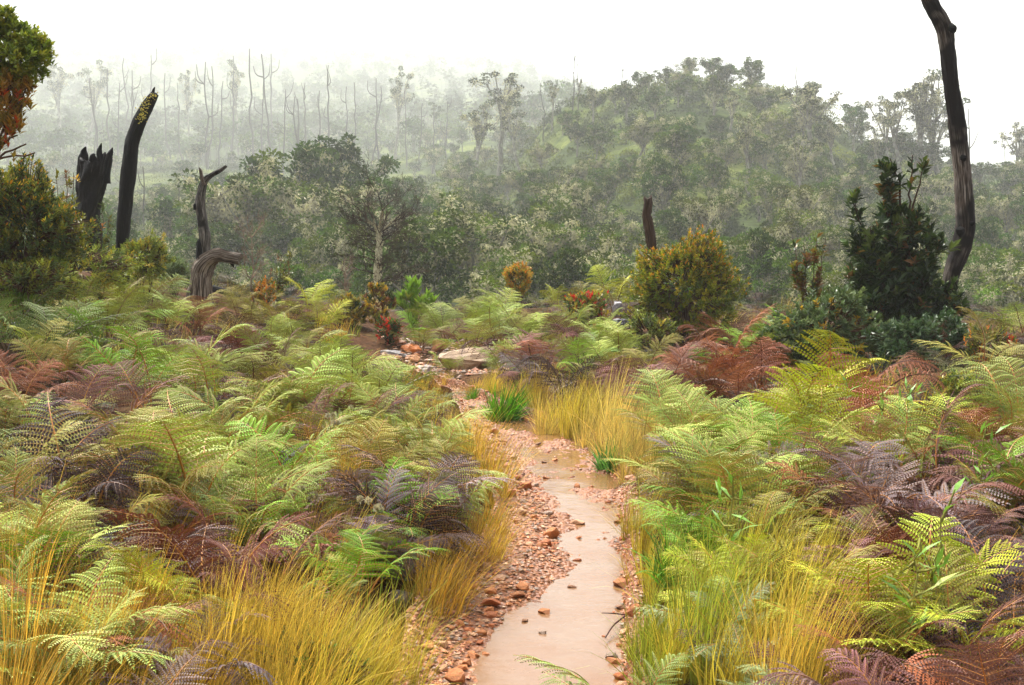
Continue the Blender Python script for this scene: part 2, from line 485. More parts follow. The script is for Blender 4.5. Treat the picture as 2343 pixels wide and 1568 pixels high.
# ------------------------------------------------------------------ ferns
def frond_arrays(seed, th0, th1, pw, stalk, npin=13, npl=9, droop=0.25, wide=0.40, curl=0.0):
    r = np.random.default_rng(seed)
    n = 24
    s = np.linspace(0, 1, n)
    th = th0 - (th0 - th1) * s ** pw
    ds = 1.0 / (n - 1)
    x = np.concatenate([[0], np.cumsum(np.cos(th[:-1]) * ds)]); z = np.concatenate([[0], np.cumsum(np.sin(th[:-1]) * ds)])
    y = 0.03 * np.sin(s * 5 + r.uniform(0, 6)) * s
    path = np.stack([x, y, z], -1)
    tan = nrm(np.gradient(path, axis=0)); side = np.tile(np.array([0, 1.0, 0]), (n, 1)); nor = np.cross(tan, side)
    roll = r.uniform(-0.25, 0.25)
    side, nor = side * math.cos(roll) + nor * math.sin(roll), nor * math.cos(roll) - side * math.sin(roll)
    if nor[n // 2, 2] < 0: nor = -nor
    B, D, U_, L, W, C = [], [], [], [], [], []
    rach = []
    for i in range(npin):
        t = (i / (npin - 1)) ** 0.9
        si = stalk + (1 - stalk) * t * 0.985
        k = si * (n - 1); k0 = int(min(k, n - 2)); f = k - k0
        lp0 = wide * ((1 - t) ** 0.8 * 0.96 + 0.035) * min(1.0, 0.8 + t * 1.6)
        gap = (1 - stalk) / npin
        for sg in (-1, 1):
            b = path[k0] * (1 - f) + path[k0 + 1] * f
            T, S, Nn = tan[k0], side[k0] * sg, nor[k0]
            a = 0.35 + 0.45 * t + r.normal(0, 0.07)
            d0 = S * math.cos(a) + T * math.sin(a) + Nn * r.normal(0.10, 0.10)
            d0 /= np.linalg.norm(d0)
            lp = lp0 * r.uniform(0.85, 1.08)
            m = max(3, int(npl * (lp / wide) ** 0.6 + 1.5))
            q = (np.arange(m) + 0.6) / m
            dr = droop * r.uniform(0.6, 1.5)
            pp = b + d0 * (lp * q)[:, None] - np.array([0, 0, 1.0]) * (dr * lp * q ** 2)[:, None] + T * (0.12 * lp * q ** 2)[:, None]
            pd = nrm(d0[None, :] - np.array([0, 0, 1.0]) * (2 * dr * q)[:, None] + T * (0.24 * q)[:, None])
            perp = nrm(np.cross(np.broadcast_to(Nn, pd.shape), pd))
            ll = np.minimum(lp * 0.26, gap * 0.70) * ((1 - q) ** 0.55 * 0.95 + 0.12)
            tint = r.uniform(0.85, 1.12) * np.array([1, 1 + r.normal(0, 0.03), 1])
            for g in (-1, 1):
                B.append(pp); D.append(perp * g + pd * 0.45 - np.array([0, 0, 0.15 + curl]))
                U_.append(np.broadcast_to(Nn, pd.shape)); L.append(ll); W.append(np.full(m, lp / m * 0.80))
                C.append(np.broadcast_to(tint, (m, 3)) * r.uniform(0.9, 1.1, (m, 1)))
            B.append(pp[-1:]); D.append(pd[-1:]); U_.append(Nn[None, :]); L.append(np.array([lp / m * 1.2])); W.append(np.array([lp / m * 0.5])); C.append(tint[None, :])
            rach.append(np.stack([b, pp[m // 2], pp[-1]]))
    Q = leaf_quads(np.concatenate(B), np.concatenate(D), np.concatenate(U_), np.concatenate(L), np.concatenate(W), 0.12, 0.12)
    return path, Q, np.concatenate(C), rach


FRONDS = []          # (blade mesh, stalk mesh, blade + stalk mesh, arrays)
_fs = [(1.35, 0.00, 1.4, 0.34, .25, .42), (1.25, -0.30, 1.5, 0.32, .3, .40), (1.40, 0.15, 1.8, 0.38, .2, .42), (1.1, -0.40, 1.3, 0.28, .3, .44),
       (1.45, -0.65, 2.0, 0.38, .35, .40), (1.0, -0.10, 1.2, 0.26, .25, .45), (1.50, -0.15, 2.4, 0.42, .25, .44), (1.2, 0.1, 1.1, 0.30, .18, .46),
       (0.8, -0.2, 1.0, 0.24, .4, .40), (1.45, -1.0, 2.6, 0.36, .3, .38), (1.15, 0.25, 1.6, 0.34, .45, .43), (0.95, -0.75, 1.3, 0.30, .2, .36)]
_fl = [(1.3, -0.9, 1.2, 0.36, .5, .34), (1.0, -1.1, 1.2, 0.32, .6, .34), (1.4, -1.3, 1.6, 0.42, .5, .32), (0.9, -0.6, 1.0, 0.28, .45, .36), (1.35, -1.6, 2.0, 0.40, .6, .30), (0.7, -0.3, 1.0, 0.25, .55, .38)]
for k, (a, b, c, d, e, w) in enumerate(_fs + _fl):
    limp = k >= len(_fs)
    path, Q, C, rach = frond_arrays(100 + k, a, b, c, d, 14, 15 if not limp else 12, e + (0 if limp else .08), w, 0.5 if limp else 0.0)
    mb = MB(); mb.quads(Q, C); blade = mb.build('frond', M_FERN)
    oc = np.array([0.50, 0.20, 0.03]) if not limp else np.array([0.20, 0.075, 0.03])
    ms = MB(); rr = np.interp(np.linspace(0, 1, len(path)), [0, 0.4, 1], [0.0075, 0.006, 0.0012])
    ms.tube(path, rr, 5, oc, 0, cap=False)
    for q in rach[:16]: ms.tube(q, [0.0022, 0.0016, 0.0006], 3, oc * 0.9, 0, cap=False)
    stalk = ms.build('stalk', M_STALK, True)
    mq = MB(); mq.quads(Q, C, 0); mq.tube(path, rr * 1.2, 3, oc, 1, cap=False)
    both = mq.build('frond', [M_FERN, M_STALK])
    FRONDS.append((blade, stalk, both, (path, Q, C, oc)))
NF = len(_fs)

FC = {'P': (0.39, 0.49, 0.105), 'G': (0.24, 0.44, 0.035), 'L': (0.50, 0.56, 0.05), 'O': (0.37, 0.35, 0.08), 'B': (0.14, 0.20, 0.06), 'T': (0.38, 0.48, 0.22),
      'M': (0.25, 0.12, 0.11), 'V': (0.27, 0.20, 0.21), 'R': (0.35, 0.13, 0.065), 'D': (0.16, 0.05, 0.036), 'K': (0.08, 0.05, 0.05)}
FNAME = {'P': 'pale green', 'G': 'fresh green', 'L': 'yellow-green', 'O': 'olive green', 'B': 'dark green', 'T': 'blue-green', 'M': 'purple-brown', 'V': 'grey-mauve withered',
         'R': 'rusty brown', 'D': 'dark red-brown', 'K': 'blackish withered'}
FERNS = """
170 690 O.8;250 695 P.9;310 670 P.8;100 665 B.7;230 735 G.9;60 755 P.8;130 775 O.8;330 795 G.9;420 775 P.9;380 690 M.7;450 705 R.7;520 742 D.8;570 765 D.8;420 725 M.7;620 692 O.8;560 690 O.7;
700 652 L.9;725 705 L.8;640 732 P.8;690 752 P.8;745 790 P.9;805 800 P.9;680 795 V.7;60 803 R.7;30 835 R.7;100 855 O.8;180 850 M.9;260 862 M1.0;345 850 M.9;430 805 P.9;500 822 P.9;440 882 P1.0;
520 890 P1.0;580 872 P1.0;625 900 P1.0;665 862 P.9;722 862 P.9;540 830 V.8;300 932 O.9;120 932 K1.0;180 962 K1.0;230 1002 K.9;60 942 O.9;20 982 P1.0;20 1062 P1.0;70 1092 P1.0;380 962 O1.0;
430 962 P1.0;520 972 P1.0;580 1002 P1.0;620 1012 G1.0;330 985 O.9;450 1052 D1.0;520 1112 D1.0;400 1112 D.9;590 1132 D.9;150 1052 O.9;250 1042 O.9;285 1082 V.9;310 1112 V.9;220 1112 V.9;
50 1202 P1.0;120 1192 P1.0;30 1162 P1.0;190 1212 R.9;250 1222 R.9;340 1202 L.8;420 1217 L.8;80 1272 P.9;200 1302 P.8;110 1312 P.8;680 1062 R.8;640 1082 R.8;745 962 O.8;800 962 O.8;860 982 O.8;
900 900 P.8;955 920 P.9;1000 960 P.8;850 852 P.8;780 832 P.8;745 912 M.7;700 932 M.7;830 905 M.7;900 1032 V.8;870 1042 V.8;960 1042 V.8;990 992 O.7;1050 1032 P.7;1020 1072 P.7;880 1112 K.7;
930 1132 K.7;970 1152 V.7;1000 1132 G.8;1060 1102 P.7;1095 1132 P.6;1010 1202 G.8;1070 1202 G.7;1105 1205 G.6;950 1232 G.8;400 1382 V.7;330 1402 V.7;450 1342 V.7;250 1502 O.5;300 1442 O.5;850 1292 P.5;
560 930 P.9;480 930 P.9;640 960 G.9;700 880 P.8;380 900 P.9;90 890 O.8;400 1010 O.9;480 1010 P.9;10 900 P.8;10 1120 G.9;150 1130 V.8;350 1050 V.8;620 780 P.8;580 800 O.8;850 930 P.7;770 870 P.8;800 1010 O.7;940 970 O.7;
1000 702 P.9;1080 682 P1.0;1130 692 P1.0;1180 692 P1.0;1230 722 P1.0;1100 742 P.9;1060 732 M.8;960 742 O.7;960 735 G.7;1060 752 L.5;1150 790 P.7;1160 762 M.9;1220 772 R.9;1260 762 M.9;
1290 742 M.9;1340 792 G.8;1390 792 P.8;1240 822 V.8;1290 832 K.8;1430 752 P.9;1400 722 P.9;1270 662 L.8;1400 652 L.9;1330 655 O.8;1440 832 M.8;1480 832 M.8;1530 852 M.8;1620 742 R1.0;1650 762 R1.0;
1690 802 R.9;1600 832 R.9;1740 792 R.9;1650 842 R.8;1620 792 G.6;985 850 P.35;1010 815 P.3;1180 830 M.7;1350 840 O.7;1560 800 R.8;1480 790 O.8;1020 720 P.8;1200 745 P.8;1310 720 P.8;
1990 792 R1.0;1985 862 R.9;2025 882 R.9;1840 852 L1.1;1780 882 L1.1;1720 892 P1.0;1650 902 P1.0;1600 922 P.9;1520 922 P.8;1560 912 P.8;1850 912 L1.0;1900 922 P1.0;1700 942 G1.0;1770 952 G1.0;
1650 972 P1.0;1600 992 P.9;1550 1002 P.8;1700 1002 P1.0;1780 1012 P1.0;1830 962 P1.0;1650 1042 P.9;1560 1062 O.8;1500 1092 O.7;1700 1062 G.9;1520 1132 G.7;1600 1122 G.8;1900 992 M1.0;1960 982 V1.0;
2020 992 V1.0;2080 962 V1.0;2140 962 M1.0;1860 1042 R.9;1980 1042 M1.0;2060 1042 M1.0;2150 1022 M1.0;2220 982 M1.0;2290 962 M1.0;2250 912 R1.0;2320 882 P1.1;2290 852 P1.1;2335 822 P1.1;2230 932 O1.0;
2310 1002 G.9;2340 1025 G.9;2250 1042 M1.0;2300 1132 K1.0;2335 1162 K1.0;2260 1182 K1.0;2150 1112 D1.0;2060 1122 D1.0;1900 1102 O.9;1960 1082 L.9;1840 1132 L.9;1760 1182 L.9;1680 1182 L.8;
1620 1202 L.8;1850 1182 O.9;1950 1172 M.9;1990 1192 L1.0;2110 1172 L1.0;2180 1212 L1.0;2060 1232 L.9;2230 1262 L.9;1980 1272 L.9;1960 1312 D.9;2020 1302 R.9;2240 1332 M.9;2310 1342 M.9;
2200 1382 M.9;2300 1412 M.9;2130 1442 M.8;2060 1482 M.8;2000 1442 M.8;2150 1502 M.8;2250 1472 R.8;2320 1522 R.8;2230 1552 V.7;2050 1552 M.7;1660 1292 T.7;1640 1332 P.6;1610 1500 T.5;1560 1545 T.5;
1690 1530 T.5;1750 1405 T.55;1770 1482 T.5;1740 1560 T.5;2100 1300 D.9;2180 1300 D.9;2290 1250 K.9;2100 930 P1.0;2040 940 P.9;2160 900 L1.0;1960 1130 D.9;2080 1080 M.9;2200 1080 M.9;2340 930 M1.0;1560 1180 G.7;1720 1120 O.8;180 645 P1.0;330 628 P1.1;300 640 L.8;120 640 O1.0;240 650 G1.0;60 702 B1.1;20 680 B1.1;140 685 G1.0;1740 762 G.8;1780 745 G.9;1715 742 O.8;1800 772 P.8;2345 690 P.9;2250 760 O.8;450 690 O.8;400 700 P.8;550 670 O.7"""
allf = []
for it in FERNS.replace('\n', '').split(';'):
    if it.strip():
        u, v, c = it.split(); allf.append((float(u), float(v), c[0], float(c[1:])))
FERN_POS = []
_r = random.Random(4)
for (u, v, c, s) in [allf[_r.randrange(len(allf))] for _ in range(60)]:
    if (850 < u < 1150 and 725 < v < 900) or (v > 1330 and u < 1000): continue
    allf.append((u + _r.uniform(-70, 70) * (v / 1200), v + _r.uniform(-28, 28), c if _r.random() < .7 else 'POMVDG'[_r.randrange(6)], s * _r.uniform(.75, 1)))


def make_fern(p, c, size, seed, cat='fern'):
    r = random.Random(seed)
    root = empty('bracken_fern', p)
    near = p[1] < 10.5
    dead = c in 'MVRDK'
    nf = r.randint(4, 6)
    az0 = r.uniform(0, 2 * PI)
    base = np.array(FC[c])
    for k in range(nf):
        i = r.randrange(NF) if not dead or r.random() < 0.45 else NF + r.randrange(len(FRONDS) - NF)
        blade, stalk, both, _ = FRONDS[i]
        # most fronds lean to the open side, towards the path and the viewer
        az = az0 + k * 2 * PI / nf + r.uniform(-0.4, 0.4)
        sc = size * r.uniform(0.8, 1.15)
        colr = base * r.uniform(0.62, 1.2) * np.array([r.uniform(.92, 1.1), 1, r.uniform(.85, 1.15)])
        if not dead and r.random() < 0.10: colr = np.array(FC['O']) * r.uniform(0.8, 1.1)
        f = obj('frond', blade if near else both, root, color=colr)
        f.rotation_euler = (r.uniform(-.4, .4), r.uniform(-.25, .2), az); f.scale = (sc, sc * r.uniform(.8, 1.15), sc * r.uniform(.8, 1.1))
        f.location = (r.uniform(-.06, .06), r.uniform(-.06, .06), 0)
        if near:
            s = obj('stalk', stalk, f, color=(1, 1, 1))
    reg(root, FNAME[c], 'bracken fern' if not dead else 'dead bracken fern', p, 'bracken ferns covering the slopes beside the path', cat, 0.5 * size)
    FERN_POS.append(p)


for k, (u, v, c, s) in enumerate(allf):
    p = at(u, v, 0.60 * s)
    if p[1] < 17:
        w_ = 0.34 if p[1] < 9 else 0.22
        if p[0] < (xl(p[1]) + xr(p[1])) / 2: p[0] = min(p[0], float(xl(p[1])) - w_)
        else: p[0] = max(p[0], float(xr(p[1])) + w_ + .06)
        p[2] = float(H(p[0], p[1]))
    make_fern(p, c, s * (0.62 if p[1] < 6.2 else (0.82 if p[1] < 9 else 0.98)), 500 + k)

b_ = np.array([0.47, 4.35, float(H(0.47, 4.35))]); root = empty('bracken_fern', b_)
for (i_, az_, sc_, rx_) in [(5, 2.95, .62, .1), (8, 2.35, .55, -.2), (6, .6, .45, .1)]:
    f = obj('frond', FRONDS[i_][0], root, color=(.27, .36, .09)); f.rotation_euler = (rx_, -.1, az_); f.scale = (sc_,) * 3; obj('stalk', FRONDS[i_][1], f)
tag(root, 'green fern frond hanging over the muddy water at the bottom edge', 'fern', 'bracken ferns covering the slopes beside the path')

# low ferns and leaf litter under the big ones: past counting, one object
und = MB()
r = np.random.default_rng(3)
upx = np.array([(u, v) for u, v, _, _ in allf]); ucs = [c for _, _, c, _ in allf]
cnt = 0
for k in range(2600):
    y = 4.2 + 22 * r.random() ** 0.75; x = r.uniform(-0.5, 0.5) * y * 1.0
    if xl(y) - 0.30 < x < xr(y) + 0.34 and y < 17.6: continue
    dd = max(xl(y) - x, x - xr(y))
    if dd < 0.5 and y < 16 and r.random() < 0.6: continue
    z = float(H(x, y)); u, v = project((x, y, z + 0.3))
    j = np.argmin((upx[:, 0] - u) ** 2 + (upx[:, 1] - v) ** 2)
    if (abs(upx[j] - np.array([u, v])).max() > 130) and r.random() < 0.5: continue
    c = ucs[j]
    tight = 800 < u < 1170 and 720 < v < 900 and y > 15
    if tight and r.random() < .3: continue
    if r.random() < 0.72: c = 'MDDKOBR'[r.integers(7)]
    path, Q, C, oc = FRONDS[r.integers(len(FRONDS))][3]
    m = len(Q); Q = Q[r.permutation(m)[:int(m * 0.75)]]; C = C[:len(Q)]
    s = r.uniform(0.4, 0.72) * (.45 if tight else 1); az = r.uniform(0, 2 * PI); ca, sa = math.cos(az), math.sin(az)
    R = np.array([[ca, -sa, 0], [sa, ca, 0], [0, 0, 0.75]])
    und.quads(Q @ R.T * s + np.array([x, y, z - 0.03]), C * np.array(FC[c]) * r.uniform(0.15, 0.5))  # colour cut down to paint in the deep shade between the ferns
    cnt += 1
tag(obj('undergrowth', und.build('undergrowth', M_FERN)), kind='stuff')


# ------------------------------------------------------------------ grasses
def tussock_arrays(seed, n=260, hgt=0.6, spread=0.12, lean=0.55, width=0.0036, segs=4, bend=0.9):
    r = np.random.default_rng(seed)
    az = r.uniform(0, 2 * PI, n); out = np.abs(r.normal(0, lean, n)).clip(0, 1.25)
    L = hgt * r.uniform(0.45, 1.15, n)
    b = np.stack([np.cos(az), np.sin(az), np.zeros(n)], -1) * (spread * np.sqrt(r.random(n)))[:, None]
    d = np.stack([np.cos(az + r.normal(0, .5, n)), np.sin(az + r.normal(0, .5, n)), np.zeros(n)], -1)
    wind = np.array([0.18, -0.05, 0])
    q = np.linspace(0, 1, segs + 1)
    th = out[:, None] * 0.55 + (out[:, None] * bend + 0.12) * q[None, :] ** 1.6
    step = (L / segs)[:, None]
    hx = np.concatenate([np.zeros((n, 1)), np.cumsum(np.sin(th[:, :-1]) * step, 1)], 1)
    hz = np.concatenate([np.zeros((n, 1)), np.cumsum(np.cos(th[:, :-1]) * step, 1)], 1)
    P = b[:, None, :] + d[:, None, :] * hx[:, :, None] + np.array([0, 0, 1.0]) * hz[:, :, None] + wind * (q ** 2)[None, :, None] * L[:, None, None]
    sd = np.stack([-d[:, 1], d[:, 0], np.zeros(n)], -1)
    mixr = r.normal(0, 0.8, n)
    sd = sd * np.cos(mixr)[:, None] + d * np.sin(mixr)[:, None]
    w = width * (1 - q * 0.85)
    Lf = P - sd[:, None, :] * w[None, :, None]; Rt = P + sd[:, None, :] * w[None, :, None]
    Q = np.stack([Lf[:, :-1], Rt[:, :-1], Rt[:, 1:], Lf[:, 1:]], 2).reshape(-1, 4, 3)
    t = r.random((n, 1))
    c = np.array([1.0, 1.0, 1.0]) * r.uniform(0.35, 1.35, (n, 1)) * np.concatenate([np.ones((n, 1)), 0.9 + 0.25 * t, 0.8 + 0.3 * t], 1)
    return Q, np.repeat(c, segs, 0)


TUS = []
for k in range(7):
    mb = MB(); mb.quads(*tussock_arrays(40 + k, [230, 180, 260, 210, 170, 240, 140][k], [.62, .55, .7, .5, .75, .6, .8][k], [.14, .1, .16, .12, .1, .15, .08][k],
                                        [.55, .45, .6, .7, .4, .5, .3][k]))
    TUS.append(mb.build('blades', M_GRASS))
GC = {'Y': (0.78, 0.55, 0.11), 'A': (0.68, 0.41, 0.08), 'S': (0.68, 0.56, 0.09), 'N': (0.36, 0.43, 0.06), 'W': (0.80, 0.62, 0.21), 'E': (0.12, 0.30, 0.02)}
GNAME = {'Y': 'golden yellow', 'A': 'amber brown', 'S': 'yellow-green', 'N': 'green', 'W': 'straw coloured', 'E': 'bright green'}
GRASS = """
60 1330 A1.1;150 1400 Y1.1;50 1450 A1.1;180 1490 Y1.0;100 1530 A1.0;250 1480 A.9;330 1340 A1.0;400 1360 Y.9;560 1350 Y1.1;620 1390 Y1.1;690 1410 Y1.1;740 1400 S1.1;600 1470 Y1.0;680 1490 Y1.0;
760 1480 S1.1;830 1470 Y.9;860 1500 S.8;540 1500 Y.9;460 1450 Y1.0;380 1500 A.9;450 1540 A.8;300 1545 A.8;800 1410 S1.0;520 1260 Y.8;470 1280 A.8;870 1180 Y.8;900 1205 Y.8;820 1230 A.7;980 1290 A.8;
965 1330 Y.8;700 1215 A.7;620 1190 A.7;430 1180 Y.8;320 1190 A.7;380 1160 A.7;800 1085 A.8;740 1055 A.8;720 1010 A.7;885 1085 Y.7;1050 1250 A.8;1100 1245 A.8;1135 1235 A.7;1090 1190 A.7;780 1165 A.7;20 1390 A1.0;210 1330 A.8;
240 1400 Y.9;360 1440 A.9;500 1390 Y.9;640 1330 Y.8;1280 925 S1.0;1320 935 S1.1;1360 925 S1.1;1400 935 W1.1;1430 955 W1.0;1250 925 W.9;1300 965 S.9;1380 975 W1.0;1420 1005 W.9;1460 975 W1.0;1490 955 W.9;
1200 885 Y.9;1230 895 Y.9;1350 905 W1.0;1450 915 W.9;1160 875 Y.8;1480 1015 W.9;1500 1045 W.8;1060 990 W.6;1000 880 A.5;960 870 Y.5;1080 890 Y.5;1130 868 Y.6;1040 895 S.45;930 860 A.5;990 862 S.4;1040 962 W.6;1120 880 S.7;1470 1205 S.8;1485 1245 S.8;1462 1155 S.8;1500 1285 S.8;1500 1365 N.9;
1560 1385 S1.0;1600 1335 N1.1;1550 1425 S.9;1620 1405 N1.0;1700 1335 S1.1;1750 1350 S1.2;1800 1300 S1.2;1850 1350 S1.1;1800 1430 Y1.1;1880 1430 Y1.0;1850 1500 Y1.0;1930 1480 Y.8;1780 1535 Y.9;1900 1545 Y.8;
1650 1435 S1.0;1500 1455 N.8;1480 1405 N.8;1830 1235 S1.1;1880 1285 S1.0;1900 1380 S.9;1720 1450 S1.0;1600 1240 N.8;1640 1270 N.9;640 1540 Y.8;720 1545 S.8;820 1540 S.7;700 840 Y.7;750 760 Y.7;730 740 S.7;780 1010 A.7;
1540 960 W.8;1520 1000 W.8;560 1420 Y1.0;620 1440 Y1.0;690 1350 Y.9;120 1460 Y1.0;850 1430 Y.8;1720 1260 S1.0;1120 1150 A.9;1128 1080 Y.9;1100 1040 A.9;1000 1310 A1.0;1025 1280 Y1.0;960 1385 A.9;930 1430 Y.9;940 1480 S.9;1075 1010 Y.8;1060 1215 A.9;1110 1200 Y.9;30 1480 Y1.1;90 1400 Y1.0;140 1340 A.9;200 1440 Y1.0;270 1420 A.9;310 1500 A.9;410 1440 Y.9;430 1490 Y.9;500 1450 Y1.0;580 1360 Y1.0;20 1540 A1.0;660 1440 Y1.0;340 1390 A.9;20 1300 A.9;1250 955 W.9;1340 980 W.9;1400 1000 W.8;1440 1040 W.8;1500 985 W.9;1560 930 W.8;1210 905 S.7;1010 900 S.5;1095 875 Y.5;1020 870 Y.4;940 880 A.5"""
gl = []
for it in GRASS.replace('\n', '').split(';'):
    if it.strip():
        u, v, c = it.split(); gl.append((float(u), float(v), c[0], float(c[1:])))
for k, (u, v, c, s) in enumerate(gl):
    p = at(u, v, 0.26 * s)
    if any(abs(u - a) < 45 and -10 < v - b < 60 for a, b in [(610, 1222), (520, 1285), (880, 1305), (555, 1500), (1000, 1342), (920, 1385)]): continue
    rr = random.Random(k); s *= (.62 if u < 1200 else .74) if v > 1100 else .86
    me = TUS[rr.randrange(len(TUS))]
    o = obj('grass_tussock', me, None, p - np.array([0, 0, 0.03]), np.array(GC[c]) * rr.uniform(0.85, 1.12))
    o.rotation_euler = (0, 0, rr.uniform(-0.5, 0.5)); o.scale = (s * rr.uniform(.9, 1.15), s * rr.uniform(.9, 1.1), s * rr.uniform(.85, 1.1))
    reg(o, GNAME[c], 'grass tussock', p, 'grass tussocks along the path', 'grass tussock', 0.26 * s)

# the vivid green leafy tufts by the path
TG = []
for k in range(3):
    mb = MB(); Q, C = tussock_arrays(70 + k, 340, 0.36, 0.10, 1.0, 0.010, 5, 0.9); mb.quads(Q, C); TG.append(mb.build('blades', M_GRASS))
for k, (u, v, s, lk) in enumerate([(1150, 935, 1.25, 'large vivid green leafy grass tuft at the bend of the path'), (1086, 908, .65, 'small vivid green leafy tuft left of the bigger tuft at the path bend'),
                                   (1402, 1055, .9, 'bluish green leafy tuft on the right bank below golden grass'), (1560, 1290, 1.0, 'green broad-bladed grass clump at right path edge under blue-green fern')]):
    p = at(u, v, 0.15 * s)
    o = obj('leafy_tuft', TG[k % 3], None, p - np.array([0, 0, .02]), [(0.13, 0.36, 0.02), (0.14, 0.34, 0.03), (0.12, 0.32, 0.07), (0.14, 0.34, 0.03)][k]); o.scale = (s,) * 3
    tag(o, lk, 'grass tuft', 'vivid green tufts')

# short grass and weeds scattered between the plants
sg = MB(); r = np.random.default_rng(12)
for k in range(800):
    y = 4.3 + 20 * r.random() ** 0.8; x = r.uniform(-0.5, 0.5) * y
    dd = max(xl(y) - x, x - xr(y))
    if y > 16 and -2.2 < x < -.1: continue
    if dd < 0.06 and y < 17.5: continue
    if dd > 2.0 and r.random() < 0.6: continue
    Q, C = tussock_arrays(1000 + k, 36, 0.34, 0.12, 0.6, 0.004, 3)
    c = GC['YASWN'[r.integers(5)]]
    sg.quads(Q * r.uniform(0.6, 1.2) + np.array([x, y, float(H(x, y)) - 0.02]), C * np.array(c) * r.uniform(.6, 1.0))
tag(obj('grass', sg.build('grass', M_GRASS)), kind='stuff')


# ------------------------------------------------------------------ shrubs
def jit(pal, n, r, j=0.18):
    cs = np.array([c for c, _ in pal]); w = np.array([w for _, w in pal], float); w /= w.sum()
    return cs[r.choice(len(cs), n, p=w)] * r.uniform(1 - j, 1 + j, (n, 1))


def bush(name, spines, leafL, leafW, pal, seed, leaves_per=12, twig=0.007, stemcol=(0.09, 0.05, 0.03), top_pal=None, top_share=0.0, stem_r=0.02, updir=0.5, cluster=0.10, rosette=False, balls=()):
    """spines: (3D points, r at start, r at end, tips). Returns root at the first point of the first spine"""
    r = np.random.default_rng(seed)
    base = np.array(spines[0][0][0]); st_ = MB(); fo = MB()
    zmin = base[2]; zmax = max(np.max(np.array(s[0])[:, 2]) + s[2] * .6 for s in spines)
    if balls: zmax = max(b[0][2] + b[1][2] for b in balls)
    jobs = [('s', q) for q in spines] + [('b', q) for q in balls]
    for typ, job in jobs:
      if typ == 's':
        pts, r0, r1, nt = job
        pts = np.array(pts, float)
        q = np.linspace(0, 1, len(pts)); qq = np.linspace(0, 1, 14)
        cur = np.stack([np.interp(qq, q, pts[:, k]) for k in range(3)], -1)
        cur[1:-1] += r.normal(0, 0.012, (12, 3))
        st_.tube(cur - base, np.interp(qq, [0, 1], [stem_r, max(stem_r * .3, 0.003)]), 5, np.array(stemcol), 0, cap=False)
        tt = r.random(nt) ** 0.8
        S = np.stack([np.interp(tt, qq, cur[:, k]) for k in range(3)], -1)
        v = r.normal(0, 1, (nt, 3)); v /= np.linalg.norm(v, axis=1)[:, None]
        rad = (r0 + (r1 - r0) * tt) * r.random(nt) ** 0.45
        T = S + v * rad[:, None]; T[:, 2] += 0.25 * rad
      else:
        cc, RR, nt = job
        cc = np.array(cc, float); RR = np.array(RR, float)
        v = nrm(r.normal(0, 1, (nt, 3)) + np.array([0, 0, .25])); ph = r.uniform(0, 6.28, 6)
        lump = 1 + .24 * np.sin(4 * v[:, 0] + ph[0]) * np.sin(4 * v[:, 2] + ph[1]) + .18 * np.sin(7 * v[:, 1] + ph[2]) * np.sin(6 * v[:, 0] + 5 * v[:, 2] + ph[3])
        T = cc + v * RR * (lump * r.uniform(.55, 1.0, nt) ** .6)[:, None]; S = cc + (T - cc) * .55; rad = np.zeros(nt)
      if True:
        T[:, 2] = np.maximum(T[:, 2], zmin + 0.05)
        for k in range(nt):
            mid = S[k] * 0.45 + T[k] * 0.55 + np.array([0, 0, -0.06 * rad[k]])
            st_.tube(np.stack([S[k], mid, T[k]]) - base, [twig, twig * .7, twig * .35], 3, np.array(stemcol) * r.uniform(.7, 1.3), 0, cap=False)
        m = leaves_per
        td = nrm(T - S + np.array([0, 0, updir]) * 0.3 + r.normal(0, 0.05, (nt, 3)))
        TD = np.repeat(td, m, 0); n = nt * m
        fr = (np.tile(np.arange(m), nt) + r.random(n)) / m
        if rosette: fr = fr ** 0.4
        B = np.repeat(T, m, 0) - TD * (cluster * (1 - fr))[:, None]
        rd = r.normal(0, 1, (n, 3)); rd = nrm(rd - TD * np.sum(rd * TD, 1)[:, None])
        D = nrm(rd * (1.0 - 0.35 * fr)[:, None] + TD * (0.35 + 0.6 * fr)[:, None] + np.array([0, 0, updir * 0.3]))
        U_ = nrm(TD + np.array([0, 0, 0.7]) + r.normal(0, 0.35, (n, 3)))
        C = np.repeat(jit(pal, nt, r, 0.1), m, 0) * r.uniform(0.75, 1.25, (n, 1))
        if top_pal is not None:
            hh = np.repeat((T[:, 2] - zmin) / (zmax - zmin), m)
            sel = (r.random(n) < top_share * sstep((hh - 0.35) / 0.6)) & (fr > 0.4)
            C[sel] = jit(top_pal, int(sel.sum()), r)
        L = leafL * r.uniform(0.65, 1.2, n)
        fo.quads(leaf_quads(B - base, D, U_, L, L / leafL * leafW, 0.18, 0.12), C)
    root = empty(name, base)
    obj('stem', st_.build('stem', M_TWIG, True), root)
    obj('foliage', fo.build('foliage', M_LEAF), root)
    return root


def ball_bush(name, c, R, tips, *a, **kw):
    """a shrub whose twigs fill an ellipsoid of half axes R about c; stems fan out to it from the ground"""
    r = np.random.default_rng(int(c[0] * 100) % 1000); sp = []
    base = np.array([c[0], c[1], float(H(c[0], c[1]))])
    for k in range(7):
        ph = k * 2.4; e = np.array(c) + np.array(R) * np.array([.5 * math.cos(ph), .5 * math.sin(ph), r.uniform(-.2, .4)])
        sp.append(([base, base * .5 + e * .5, e], 0.03, 0.05, 2))
    return bush(name, sp, *a, balls=[(c, R, tips)], **kw)


OR = (0.75, 0.27, 0.02); GOLD = (0.62, 0.40, 0.03); OLV = (0.22, 0.22, 0.02); DKG = (0.045, 0.075, 0.018); MDG = (0.10, 0.15, 0.035); LMG = (0.30, 0.36, 0.06)
RED = (0.6, 0.05, 0.03); BRN = (0.20, 0.09, 0.035); YEL = (0.5, 0.4, 0.05)

